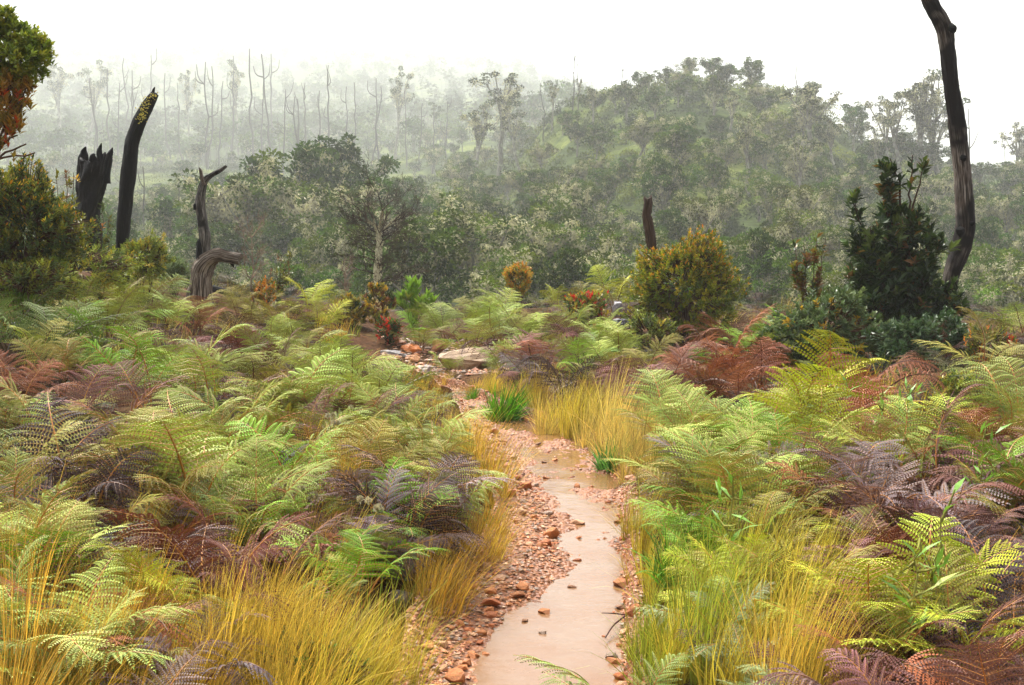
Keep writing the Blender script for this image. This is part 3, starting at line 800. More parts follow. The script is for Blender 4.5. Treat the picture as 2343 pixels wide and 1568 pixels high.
# round orange-green bush right of centre
Yb = 19.0
c = PX(1562, 655, Yb)
tag(ball_bush('round_bush', c, (0.90, 0.75, 0.78), 1414, 0.062, 0.026, [((0.30, .33, .015), 3), ((.42, .36, .02), 1.5), ((0.14, 0.20, .015), 3)], 11, 14, top_pal=[(OR, 1.4), (GOLD, 3)], top_share=0.42, updir=0.9, stem_r=0.016),
    'round orange and green bush in front of the brown dead stump', 'shrub')
# low green fringe under it
c = PX(1490, 780, 18.0)
tag(ball_bush('small_leaved_shrub', c, (0.40, 0.4, 0.45), 336, 0.05, 0.026, [(LMG, 2), (MDG, 2), (YEL, .6)], 12, 12, stem_r=0.01), 'light green small-leaved shrub at lower left of the round orange bush', 'shrub')
c = PX(1545, 880, 15.2)
tag(ball_bush('small_leaved_shrub', c, (0.28, 0.25, 0.22), 204, 0.045, 0.02, [(MDG, 2), (LMG, 1)], 13, 12, stem_r=0.01), 'small mid-green shrub among brown ferns below the round bush', 'shrub')
# small orange tipped shrub on the crest
c = PX(1186, 640, 22.5)
tag(ball_bush('orange_tipped_shrub', c, (0.27, 0.25, 0.30), 217, 0.06, 0.024, [(GOLD, 2), (LMG, 2), (OLV, 1)], 14, 12, top_pal=[(OR, 3), (YEL, 2)], top_share=0.6, stem_r=0.01), 'small orange-tipped shrub standing on the central crest', 'shrub')
# red leaved shrub
c = PX(1340, 705, 20.0)
tag(ball_bush('red_leaved_shrub', c, (0.36, 0.3, 0.28), 142, 0.09, 0.035, [(LMG, 3), (MDG, 2), (RED, .5), (YEL, 1.5)], 15, 9, top_pal=[(RED, 3), (OR, 1)], top_share=0.22, stem_r=0.01, updir=1.2), 'shrub with red and green leaves left of the round orange bush', 'shrub')
c = PX(890, 750, 19.0)
tag(ball_bush('red_leaved_shrub', c, (0.20, 0.2, 0.16), 76, 0.08, 0.03, [(RED, 1.6), (MDG, 3), (DKG, 1)], 16, 9, stem_r=0.008), 'small shrub with crimson leaves just behind the orange rocks', 'shrub')
# chunky rosette shrubs
for k, (u, v, R, lb) in enumerate([(803, 718, (0.26, 0.25, 0.30), 'squat bronze-green shrub with rosette leaves, left of the pair by the rocks'),
                                   (866, 702, (0.24, 0.25, 0.38), 'upright bronze-green shrub with rosette leaves under the pale lichen tree')]):
    c = PX(u, v, 20.0)
    tag(ball_bush('rosette_shrub', c, R, 83, 0.085, 0.038, [((0.30, 0.27, 0.06), 3), (BRN, 1.4), (GOLD, 1.5), (DKG, 1)], 21 + k, 12, updir=1.4, cluster=0.05, stem_r=0.014), lb, 'shrub', 'bronze rosette shrubs')
# bright green rhododendron-like shrub
b = at(945, 720, 0.2); c0 = PX(945, 672, b[1])
sp = [([b, b * .5 + PX(u, v, b[1]) * .5 + np.array([0, 0, .05]), PX(u, v, b[1] + dy)], 0.02, 0.09, 8) for u, v, dy in [(925, 672, 0), (950, 655, .1), (975, 668, -.1), (1000, 685, 0), (905, 690, .1), (960, 690, -.2), (935, 650, .2)]]
tag(bush('bright_green_shrub', sp, 0.20, 0.055, [((0.24, 0.42, 0.05), 3), (LMG, 1)], 30, 9, updir=1.2, cluster=0.06, rosette=True, stem_r=0.012), 'bright green long-leaved shrub on the crest above the orange rocks', 'shrub')
# leafy sapling with airy top left of centre
b = at(632, 690, 0.1); Y = b[1]
sp = [([b, PX(640, 650, Y), PX(u, v, Y + dy)], 0.05, r1, t) for u, v, dy, r1, t in [(645, 585, 0, .14, 12), (668, 580, .1, .12, 12), (672, 610, 0, .15, 12), (628, 620, -.1, .16, 14), (612, 640, 0, .16, 14), (655, 640, .1, .16, 14)]]
tag(bush('leafy_sapling', sp, 0.055, 0.028, [(MDG, 2), (OLV, 2), (BRN, 1)], 31, 9, stem_r=0.012), 'thin olive sapling beside the yellow fern left of the pale lichen tree', 'sapling')
c = PX(605, 668, 19.5)
tag(ball_bush('orange_tipped_shrub', c, (0.20, 0.2, 0.22), 102, 0.05, 0.02, [(OR, 2), (GOLD, 1), (OLV, 2)], 33, 10, stem_r=0.008), 'small orange shrub at the foot of the thin olive sapling', 'shrub')
# dense bush at the left edge
c = PX(55, 525, 13.0)
tag(ball_bush('dense_bush', c, (0.62, 0.6, 0.62), 1237, 0.06, 0.02, [((.22, .23, .03), 3), (MDG, 3), (DKG, 2)], 35, 14, top_pal=[(GOLD, 2), (OR, .5), (LMG, 2)], top_share=0.3, updir=0.9, stem_r=0.016),
    'dense green and bronze bush at the left edge below the leafy tree', 'shrub')
c = PX(60, 645, 12.4)
tag(ball_bush('dense_bush', c, (0.55, 0.5, 0.25), 336, 0.05, 0.016, [(OLV, 2), (MDG, 2), (LMG, .6)], 37, 12, stem_r=0.01), 'low dull green scrub under the dense left-edge bush', 'shrub')
b = at(150, 560, 0.1); Y = 15.0; b = np.array([PX(150, 600, Y)[0], Y, float(H(PX(150, 600, Y)[0], Y))])
sp = [([b, PX(u, v, Y)], 0.04, 0.10, 14) for u, v in [(128, 385), (150, 410), (168, 395), (140, 440)]]
tag(bush('leafy_sapling', sp, 0.07, 0.03, [(OLV, 3), (GOLD, 1.5), (BRN, 1)], 38, 8, stem_r=0.012), 'slender bronze sapling between the dense left bush and the broad burnt stump', 'sapling')
b = np.array([PX(225, 600, 17.2)[0], 17.2, float(H(PX(225, 600, 17.2)[0], 17.2))]); sp = [([b, PX(u, v, 17.2)], 0.06, 0.11, 14) for u, v in [(235, 470), (248, 500), (225, 520), (255, 530)]]
tag(bush('leafy_sapling', sp, 0.06, 0.028, [(MDG, 3), (OLV, 1.5), (OR, .4)], 39, 8, stem_r=0.010), 'dark leafy sapling between the broad burnt stump and the curved burnt trunk', 'sapling')
# grey green shrub near curled stump
c = PX(398, 615, 19.0)
tag(ball_bush('grey_green_shrub', c, (0.25, 0.25, 0.2), 142, 0.10, 0.022, [((0.25, 0.33, 0.2), 3), (MDG, 1)], 41, 9, updir=0.9, stem_r=0.008), 'grey-green lance-leaved shrub left of the curled dead stump', 'shrub')
for k, (u, v, w, h, Y, lb) in enumerate([(180, 615, .75, .28, 14.5, 'yellow-green scrub between the dense left bush and burnt trunks'), (330, 590, .35, .3, 17.0, 'pale yellow-green fern-leaved scrub around the foot of the curved burnt trunk'),
                                         (2200, 905, .32, .2, 11.5, 'yellow-green leafy shrub among purple ferns near the right edge')]):
    c = PX(u, v, Y)
    tag(ball_bush('yellow_green_scrub', c, (w, w * .6, h), 299, 0.07, 0.02, [(LMG, 3), (YEL, 1), (MDG, 1)], 43 + k, 10, stem_r=0.008), lb, 'shrub', 'yellow-green scrub')

# tall dark shrub at the right
Y = 16.0
b = np.array([PX(2060, 900, Y)[0], Y, float(H(PX(2060, 900, Y)[0], Y))])
def S(u, v, dy=0.0): return PX(u, v, Y + dy)
sp = []
for (u, v, dy, um, vm, r0, r1, t) in [(2022, 375, 0, 2040, 620, .42, .07, 70), (2090, 480, -.1, 2070, 660, .40, .12, 46), (1950, 460, .1, 2000, 600, .1, .10, 18), (2135, 525, 0, 2090, 640, .25, .10, 26), (1990, 520, -.2, 2020, 650, .35, .14, 40),
                                      (2120, 620, -.2, 2090, 720, .35, .2, 44), (2180, 660, .1, 2110, 740, .3, .12, 30), (1970, 620, .15, 2010, 720, .35, .2, 40), (2060, 560, .3, 2060, 700, .35, .25, 46), (2000, 700, -.3, 2030, 780, .35, .25, 44), (2100, 740, -.3, 2080, 800, .35, .25, 44),
                                      (1945, 600, 0, 1985, 690, .1, .10, 14), (1960, 540, .2, 2000, 660, .2, .16, 22), (2200, 680, 0, 2120, 760, .3, .16, 26), (2160, 560, .1, 2090, 680, .2, .12, 20), (1930, 700, 0, 2000, 770, .3, .25, 36)]:
    sp.append(([b, S(um, vm, dy * .5), S(u, v, dy)], r0 * .9, r1 * 1.5, int(t * 1.8)))
for (u, v, um, vm) in [(2088, 355, 2078, 470), (2118, 370, 2085, 480), (2035, 362, 2060, 420)]:
    sp.append(([b, S(um, vm), S(u, v)], 0.01, 0.05, 7))
tag(bush('dark_shrub', sp, 0.135, 0.062, [((0.020, 0.045, 0.010), 4), ((0.05, 0.095, 0.02), 3), ((0.11, 0.16, 0.04), 1.6), ((.2, .1, .03), .35)], 50, 10, cluster=0.16, stem_r=0.022, twig=0.008, stemcol=(0.05, 0.03, 0.02),
         top_pal=[((0.22, 0.13, 0.035), 2), (MDG, 1)], top_share=0.25), 'tall dark glossy-leaved shrub in front of the tall dead trunk', 'shrub')
# grey green broadleaved shrubs at its foot
for k, (u, v, w, h, Y, pal, lb) in enumerate([  # half width and height in metres
        (1890, 765, .72, .52, 15.2, [((0.10, 0.16, 0.06), 3), ((0.17, 0.23, 0.10), 2), (GOLD, .3)], 'grey-green broad-leaved shrub left of the tall dark shrub'),
        (2110, 800, .62, .42, 14.2, [((0.05, 0.10, 0.04), 3), ((0.11, 0.17, 0.09), 2)], 'blue-green broad-leaved shrub at the foot of the tall dark shrub'),
        (1800, 805, .46, .30, 14.8, [((0.06, 0.10, 0.03), 3), ((0.13, 0.16, 0.05), 2)], 'low dark green shrub between rusty ferns and the grey-green shrub')]):
    c = PX(u, v, Y)
    tag(ball_bush('broad_leaved_shrub', c, (w, w * .8, h), 462, 0.075, 0.042, pal, 53 + k, 12, cluster=0.10, stem_r=0.012), lb, 'shrub', 'broad-leaved shrubs under the dark shrub')
Y = 16.6; b = np.array([PX(1850, 780, Y)[0], Y, float(H(PX(1850, 780, Y)[0], Y))])
sp = [([b, PX(um, 680, Y), PX(u, v, Y)], 0.03, 0.09, t) for u, um, v, t in [(1812, 1835, 545, 14), (1838, 1845, 560, 10), (1868, 1855, 555, 14), (1888, 1865, 545, 14), (1880, 1862, 620, 12), (1830, 1845, 640, 14), (1815, 1840, 600, 10)]]
tag(bush('leafy_sapling', sp, 0.10, 0.05, [(OLV, 2), (BRN, 2), (DKG, 1.5), (MDG, 1)], 57, 8, stem_r=0.014, top_pal=[(BRN, 1), ((0.3, 0.18, 0.05), 1)], top_share=.6), 'forked sapling with brownish leaves left of the tall dark shrub', 'sapling')
Y = 13.5; c = PX(2262, 790, Y)
tag(ball_bush('orange_tipped_shrub', c, (.28, .25, .25), 166, 0.05, 0.014, [(MDG, 2), (OLV, 2), (OR, .5), (RED, .3)], 59, 9, stem_r=0.008, updir=1.5), 'fine-leaved shrub with an orange tip near the right edge', 'shrub')
b = at(700, 1540, 0.1)
tag(ball_bush('low_green_shrub', b + np.array([0, 0, .10]), (.24, .2, .13), 238, 0.022, 0.012, [((0.10, 0.24, 0.03), 3), (MDG, 2), (BRN, .7)], 61, 12, stem_r=0.006, cluster=.05), 'low bright green shrublet at the bottom left in front of golden grass', 'shrub')
# lance leaved sprigs among the right hand ferns
for k, (u, v) in enumerate([(1900, 930), (2060, 940), (2150, 990), (2230, 1060), (1650, 1190), (2120, 1290), (2070, 1330), (2000, 960)]):
    b = at(u, v, 0.45); Y = b[1]; t = b + np.array([0.05, 0, 0.62])
    o = bush('bamboo_sprig', [([b, b + np.array([0.02, 0, .3]), t], .02, .12, 11)], 0.12, 0.020, [((0.20, 0.40, 0.07), 3), (LMG, 1)], 70 + k, 3, stem_r=0.005, cluster=.12, stemcol=(0.25, 0.25, 0.06))
    reg(o, 'green', 'lance-leaved sprig', b, 'lance-leaved sprigs among the ferns', 'sprig', 0.45)

# tree at the left edge: yellow-green crown, orange leaves below, bare twigs at the bottom
Y = 11.0; b = np.array([PX(-60, 700, Y)[0], Y, float(H(PX(-60, 700, Y)[0], Y))])
sp = [([b, PX(-70, 420, Y), PX(um, vm, Y), PX(u, v, Y)], 0.01, .06, 4) for (u, v, um, vm) in [(20, 80, -40, 250), (60, 100, -20, 260), (85, 120, -10, 240), (30, 160, -30, 280), (0, 120, -50, 280)]]
bl = [(PX(u, v, Y + dy), (w, w * .9, w * .55), int(n * .55)) for (u, v, dy, w, n) in [(15, 50, 0, .13, 90), (45, 75, .1, .16, 120), (75, 95, 0, .15, 110), (92, 128, .05, .11, 70), (60, 130, -.1, .17, 130), (20, 120, 0, .2, 150), (-20, 90, 0, .22, 150), (30, 165, .1, .17, 110), (75, 165, 0, .12, 70), (-10, 170, 0, .2, 120), (10, 28, 0, .10, 50), (105, 105, .1, .06, 25)]]
lt = bush('edge_tree', sp, 0.060, 0.027, [((0.25, 0.33, 0.035), 4), ((0.40, 0.42, 0.05), 3), ((0.13, 0.2, 0.03), 2)], 80, 9, stem_r=0.04, twig=0.004, cluster=.07, balls=bl)
sp = [([b, PX(-60, 420, Y), PX(um, vm, Y), PX(u, v, Y)], 0.0, .03, 4) for (u, v, um, vm) in [(25, 215, -20, 330), (62, 195, 0, 320), (50, 240, 0, 330), (10, 250, -30, 350), (60, 330, -10, 360), (80, 350, -20, 370), (40, 310, -20, 360)]]
bl = [(PX(u, v, Y + dy), (w, w, w * .8), int(n * .6)) for (u, v, dy, w, n) in [(20, 210, 0, .15, 70), (60, 198, 0, .07, 26), (50, 240, .1, .08, 26), (5, 250, 0, .17, 80), (30, 280, 0, .09, 26), (-10, 300, 0, .16, 60), (15, 185, 0, .12, 50)]]
l2 = bush('edge_tree_lower', sp, 0.075, 0.028, [((0.40, 0.21, 0.03), 3), ((0.28, 0.20, 0.03), 3), ((0.55, 0.09, 0.02), .4)], 81, 8, stem_r=0.022, twig=0.004, cluster=.07, updir=1.5, balls=bl)
for ch in list(l2.children):
    ch.parent = lt; ch.name = 'lower_branches' if ch.name.startswith('stem') else 'orange_foliage'
    if ch.name.startswith('orange'): ch['label'] = 'orange and red young leaves'
bpy.data.objects.remove(l2)
for ch in lt.children:
    if ch.name.startswith('stem'): ch.name = 'trunk'
    elif ch.name.startswith('foliage'): ch.name = 'crown'
lt.name = 'leafy_tree'
tag(lt, 'yellow-green leafy tree with orange lower leaves at the left edge', 'tree')


# ------------------------------------------------------------------ bare branching trees
def grow(mb, p, d, L, r0, depth, r, spread=0.55, shrink=0.72, up=0.12, colf=None, tips=None, minr=0.0016, kids=(2, 3), side=True):
    n = 5; path = [p]; dd = d.copy()
    for k in range(n):
        dd = nrm(dd + r.normal(0, 0.09, 3) + np.array([0, 0, up * 0.5]))
        path.append(path[-1] + dd * L / n)
    path = np.array(path); r1 = max(r0 * 0.62, minr)
    mb.tube(path, np.linspace(r0, r1, n + 1), 7 if r0 > .03 else (5 if r0 > 0.01 else 3), colf(r0), 0, cap=False, rough=0.2 if r0 > .03 else 0, seed=int(r.integers(99)))
    if tips is not None: tips.append((path[-1], dd, r1))
    if depth == 0: return
    for k in range(r.integers(kids[0], kids[1] + 1)):
        v = r.normal(0, 1, 3); v = nrm(v - dd * np.dot(v, dd))
        grow(mb, path[-1], nrm(dd + v * spread * r.uniform(.6, 1.3)), L * shrink * r.uniform(.75, 1.15), r1 * r.uniform(.6, .85), depth - 1, r, spread, shrink, up, colf, tips, minr, kids, side)
    if side and depth <= 4:
        for k in range(2):
            j = r.integers(1, n)
            v = r.normal(0, 1, 3); v = nrm(v - dd * np.dot(v, dd))
            grow(mb, path[j], nrm(dd * .6 + v * .8), L * shrink * .7, max(r1 * .45, minr), max(depth - 2, 0), r, spread, shrink, up, colf, tips, minr, kids, side)


def barktint(r0):
    return np.array([1, 1, 1.0])


# pale lichen tree in the centre
Y = 29.0
b = PX(865, 800, Y); b[2] = float(H(b[0], Y)); root = empty('lichen_tree', b)
mt = MB(); cur = np.array([b, PX(862, 690, Y), PX(864, 620, Y), PX(868, 560, Y), PX(868, 525, Y)]) - b
qq = np.linspace(0, 1, 16); cur = np.stack([np.interp(qq, np.linspace(0, 1, 5), cur[:, k]) for k in range(3)], -1); cur[1:, :2] += np.random.default_rng(1).normal(0, .012, (15, 2))
mt.tube(cur, np.linspace(0.115, 0.07, 16), 9, (1, 1, 1), 0, rough=0.25, seed=4, cap=False)
tw = MB(); r = np.random.default_rng(17)
def twc(r0): return np.array([0.34, 0.32, 0.20]) * r.uniform(.7, 1.2) if r0 > 0.022 else np.array([0.045, 0.03, 0.02]) * r.uniform(.7, 1.5)
for (u, v, r0, dp, L) in [(805, 445, .036, 5, .40), (838, 415, .040, 5, .46), (880, 410, .040, 5, .46), (918, 425, .038, 5, .44), (950, 465, .034, 5, .40), (785, 485, .028, 5, .34)]:
    tg = PX(u, v, Y + r.uniform(-.5, .5)) - b
    grow(tw, cur[-1 - int(r.integers(0, 3))], nrm(tg - cur[-1]), L, r0, dp, r, 0.60, 0.80, 0.02, twc, None, 0.0044, (2, 2))
for k in range(34):
    j = int(r.integers(5, 15)); az = r.uniform(0, 2 * PI)
    grow(tw, cur[j], nrm(np.array([math.cos(az), math.sin(az) * .8, .25])), r.uniform(.35, .5), 0.014, 3, r, 0.5, 0.75, 0.05, twc, None, 0.005)
obj('trunk', mt.build('trunk', M_LBARK, True), root); obj('branches', tw.build('branches', M_TWIG, True), root)
tag(root, 'pale lichen-covered tree with fan of bare dark twigs behind the crest', 'tree')
# bare saplings
for k, (u, v0, v1, Y, lb) in enumerate([(575, 690, 545, 19.5, 'bare grey sapling with thin twigs right of the curled dead stump'), (790, 740, 620, 24, 'bare brown sapling between yellow fern and pale lichen tree')]):
    b = PX(u, v0, Y); b[2] = float(H(b[0], Y)); top = PX(u, v1, Y) - b
    root = empty('bare_sapling', b); mb = MB(); r = np.random.default_rng(90 + k)
    cl = (lambda r0: np.array([0.22, 0.15, 0.11])); h = np.linalg.norm(top)
    path = np.linspace(np.zeros(3), top, 8); path[1:, :2] += r.normal(0, .02, (7, 2)); mb.tube(path, np.linspace(.02, .006, 8), 5, (0.24, .18, .14), 0)
    obj('stem', mb.build('stem', M_TWIG, True), root); mb = MB()
    for q in range(22):
        j = r.integers(2, 8); az = r.uniform(0, 2 * PI)
        grow(mb, path[j], nrm(np.array([math.cos(az), math.sin(az), 1.1])), h * .2 * r.uniform(.6, 1.2), 0.006, 2, r, .4, .7, .1, cl, None, .0025)
    obj('twigs', mb.build('twigs', M_TWIG, True), root); tag(root, lb, 'sapling')


# ------------------------------------------------------------------ dead trunks
def smooth_path(P, n=40):
    P = np.array(P, float); m = len(P); q = np.linspace(0, m - 1, n); out = []
    for t in q:
        i = min(int(t), m - 2); f = t - i
        p0, p1, p2, p3 = P[max(i - 1, 0)], P[i], P[i + 1], P[min(i + 2, m - 1)]
        out.append(0.5 * ((2 * p1) + (-p0 + p2) * f + (2 * p0 - 5 * p1 + 4 * p2 - p3) * f * f + (-p0 + 3 * p1 - 3 * p2 + p3) * f ** 3))
    return np.array(out)


def trunk_px(mb, pts, Y, b, n=60, sides=20, rough=0.35, seed=1, ridges=14, jag=0.0, dys=None, ws=.9):
    """pts: (u, v, width in photo px) up the trunk, at distance Y"""
    P = [np.append(PX(u, v, Y + (dys[k] if dys else 0)) - b, w * ws / 2 / FPX * Y) for k, (u, v, w) in enumerate(pts)]
    S_ = smooth_path(P, n)
    i0 = len(mb.V)
    mb.tube(S_[:, :3], np.maximum(S_[:, 3], 0.004), sides, (1, 1, 1), 0, rough=rough, seed=seed, ridges=ridges)
    if jag:
        V = mb.V[i0].reshape(n, sides, 3); r = np.random.default_rng(seed)
        up = nrm(S_[-1, :3] - S_[-4, :3]); e = r.random(sides) * jag; e = np.convolve(np.concatenate([e[-1:], e, e[:1]]), [.25, .6, .25], 'valid')
        for k in range(5): V[n - 1 - k] += up * (e[:, None] - jag * .4) * (1 - k / 5)
        mb.V[i0] = V.reshape(-1, 3)


def basept(u, v, Y):
    p = PX(u, v, Y); return np.array([p[0], Y, float(H(p[0], Y)) - 0.05])


# broad burnt stump
Y = 17.5; b = basept(200, 560, Y); root = empty('burnt_stump', b); mb = MB()
trunk_px(mb, [(200, 620, 84), (201, 545, 74), (199, 500, 68), (203, 450, 68), (210, 410, 70), (215, 385, 74), (217, 374, 72)], Y, b, 60, 36, 0.34, 3, 20, 0.16)
obj('stump_body', mb.build('stump_body', M_CHARCOAL, True), root)
for k, pts in enumerate([[(243, 420, 22), (246, 385, 18), (251, 358, 13), (255, 346, 8), (258, 338, 2)], [(232, 400, 22), (230, 368, 18), (227, 350, 14), (229, 338, 9), (232, 328, 2)], [(190, 420, 24), (190, 375, 20), (192, 356, 15), (192, 346, 11), (196, 336, 3)], [(214, 380, 20), (213, 360, 14), (216, 352, 5)], [(243, 380, 18), (240, 356, 10), (242, 349, 3)]]):
    mb = MB(); trunk_px(mb, pts, Y - .03 + .02 * k, b, 22, 12, 0.9, 8 + k, 6); obj('splinter', mb.build('splinter', M_CHARCOAL, True), root)
tag(root, 'broad black burnt stump with jagged broken top at the left', 'stump')
# curved burnt trunk
Y = 18.2; b = basept(280, 640, Y); root = empty('burnt_tree', b); mb = MB()
trunk_px(mb, [(279, 680, 36), (280, 600, 32), (281, 545, 34), (286, 470, 35), (294, 400, 36), (302, 330, 35), (316, 285, 34), (334, 248, 30), (346, 228, 26), (354, 216, 18)], Y, b, 80, 18, 0.22, 5, 10, 0.05)
obj('trunk', mb.build('trunk', M_BURNT, True), root)
mb = MB(); trunk_px(mb, [(346, 228, 12), (350, 212, 9), (353, 203, 5), (355, 200, 2)], Y, b, 12, 7, 0.4, 6, 5); obj('splinter', mb.build('splinter', M_BURNT, True), root)
mb = MB(); r = np.random.default_rng(2)
for (u, v, s, n) in [(326, 260, .09, 60), (334, 237, .07, 40), (350, 222, .05, 20), (322, 270, .05, 20)]:
    c = PX(u, v, Y - .17) - b; B = c + r.normal(0, 1, (n, 3)) * np.array([s * .5, .02, s * .7]); D = r.normal(0, 1, (n, 3)) + np.array([0, -1, .2])
    mb.quads(leaf_quads(B, D, np.tile([0, -1.0, .4], (n, 1)), np.full(n, .03), np.full(n, .018)), jit([((0.45, 0.38, 0.08), 2), ((.3, .3, .08), 1)], n, r))
obj('lichen', mb.build('lichen', M_TREE), root)
tag(root, 'slim black burnt trunk curving to the right at its top', 'dead tree')
# grey twisted dead tree with curled base
Y = 18.6; b = basept(460, 670, Y); root = empty('curled_stump', b); mb = MB()
trunk_px(mb, [(458, 690, 62), (457, 650, 56), (462, 620, 52), (476, 596, 42), (500, 584, 36), (524, 588, 30), (548, 592, 27)], Y, b, 60, 20, 0.40, 7, 16, 0.05, [0, 0, 0, -.05, -.1, -.12, -.15])
obj('stump_body', mb.build('stump_body', M_GREYW, True), root)
mb = MB(); trunk_px(mb, [(472, 610, 34), (470, 580, 28), (468, 545, 30), (462, 500, 28), (458, 465, 26), (463, 432, 20), (470, 412, 16), (486, 400, 12), (504, 391, 10), (518, 380, 7)], Y, b, 60, 14, 0.30, 9, 8)
obj('upright_limb', mb.build('upright_limb', M_CHAR, True), root)
for k, pts in enumerate([[(468, 425, 12), (462, 408, 10), (459, 392, 8), (456, 384, 3)], [(458, 595, 17), (456, 570, 16), (455, 555, 13), (455, 548, 5)], [(448, 480, 10), (446, 470, 8), (445, 466, 3)], [(528, 598, 10), (532, 606, 8), (535, 612, 3)]]):
    mb = MB(); trunk_px(mb, pts, Y - .05, b, 14, 9, 0.4, 20 + k, 5); obj('broken_branch', mb.build('broken_branch', M_BURNT if k else M_GREYW, True), root)
tag(root, 'grey twisted dead tree with a curled horn-like base left of centre', 'dead tree')
b = at(515, 672, 0.1); root = tag(empty('fallen_log', b), 'short charred log lying right of the curled dead stump', 'log'); mb = MB()
mb.tube(smooth_path([(-.22, 0, .18), (0, -.05, .12), (.25, -.1, .05)], 14), np.linspace(.07, .05, 14), 10, (1, 1, 1), 0, .4, 3, True, 6); obj('log', mb.build('log', M_BURNT, True), root)
# brown stump behind the round bush
Y = 20.2; b = basept(1495, 700, Y); root = empty('dead_stump', b); mb = MB()
trunk_px(mb, [(1490, 720, 28), (1491, 640, 27), (1492, 585, 25), (1489, 545, 26), (1484, 515, 27), (1479, 492, 24), (1482, 465, 24), (1482, 454, 22)], Y, b, 60, 16, 0.40, 12, 9, 0.16)
obj('trunk', mb.build('trunk', M_BROWNW, True), root)
tag(root, 'brown broken dead stump standing behind the round orange bush', 'stump')
# tall dead trunk at the right
Y = 17.0; b = basept(2150, 860, Y); root = empty('tall_dead_trunk', b); mb = MB()
trunk_px(mb, [(2148, 880, 30), (2158, 760, 31), (2168, 690, 36), (2175, 630, 46), (2193, 580, 52), (2206, 530, 50), (2205, 470, 50), (2202, 400, 48), (2193, 320, 47), (2184, 250, 45), (2174, 180, 43), (2165, 110, 42), (2157, 62, 44), (2134, 20, 42), (2121, -20, 40), (2120, -120, 38), (2128, -260, 32), (2120, -420, 26)], Y, b, 170, 22, 0.26, 14, 12, ws=.80)
obj('trunk', mb.build('trunk', M_TALL, True), root)
for k, (u, v, w) in enumerate([(2178, 66, 22), (2203, 362, 16), (2197, 530, 24), (2222, 512, 12)]):
    mb = MB(); c = PX(u, v, Y - .14) - b; r = np.random.default_rng(k); rad = w / 2 / FPX * Y
    q = np.linspace(0, 1, 8); P = c + np.array([0.02, -.05, 0.01]) * q[:, None]; mb.tube(P, rad * (1.1 - q * .7), 9, (1, 1, 1), 0, .3, k)
    obj('knot', mb.build('knot', M_BURNT, True), root)
tag(root, 'tall sinuous grey dead trunk rising out of the top of the picture', 'dead tree')


# ------------------------------------------------------------------ rocks and stones
def hull_mesh(name, seed, sc, mat, n=26, box=0.75, sub=2, rough=0.05, col=(1, 1, 1)):
    r = np.random.default_rng(seed)
    P = r.normal(0, 1, (n, 3)); P = P / (np.max(np.abs(P), axis=1)[:, None] ** box * np.linalg.norm(P, axis=1)[:, None] ** (1 - box))
    P *= r.uniform(.8, 1.05, (n, 1)) * np.array(sc)
    bm = bmesh.new()
    for p in P: bm.verts.new(p)
    res = bmesh.ops.convex_hull(bm, input=bm.verts)
    bmesh.ops.delete(bm, geom=[g for g in bm.verts if not g.link_faces], context='VERTS')
    bmesh.ops.bevel(bm, geom=list(bm.edges), offset=min(sc) * .10, segments=1, affect='EDGES', clamp_overlap=True)
    if sub:
        bmesh.ops.triangulate(bm, faces=bm.faces)
        bmesh.ops.subdivide_edges(bm, edges=list(bm.edges), cuts=sub, use_grid_fill=True)
        for v in bm.verts:
            v.co += v.normal * min(sc) * rough * float(fbm(v.co.x / max(sc) * 4 + seed, v.co.y / max(sc) * 4 + v.co.z / max(sc) * 5, seed, 3))
    me = bpy.data.meshes.new(name); bm.to_mesh(me); bm.free(); me.materials.append(mat)
    ca = me.color_attributes.new('Col', 'FLOAT_COLOR', 'POINT'); ca.data.foreach_set('color', np.tile([*col, 1.0], len(me.vertices)).astype(np.float32))
    return me


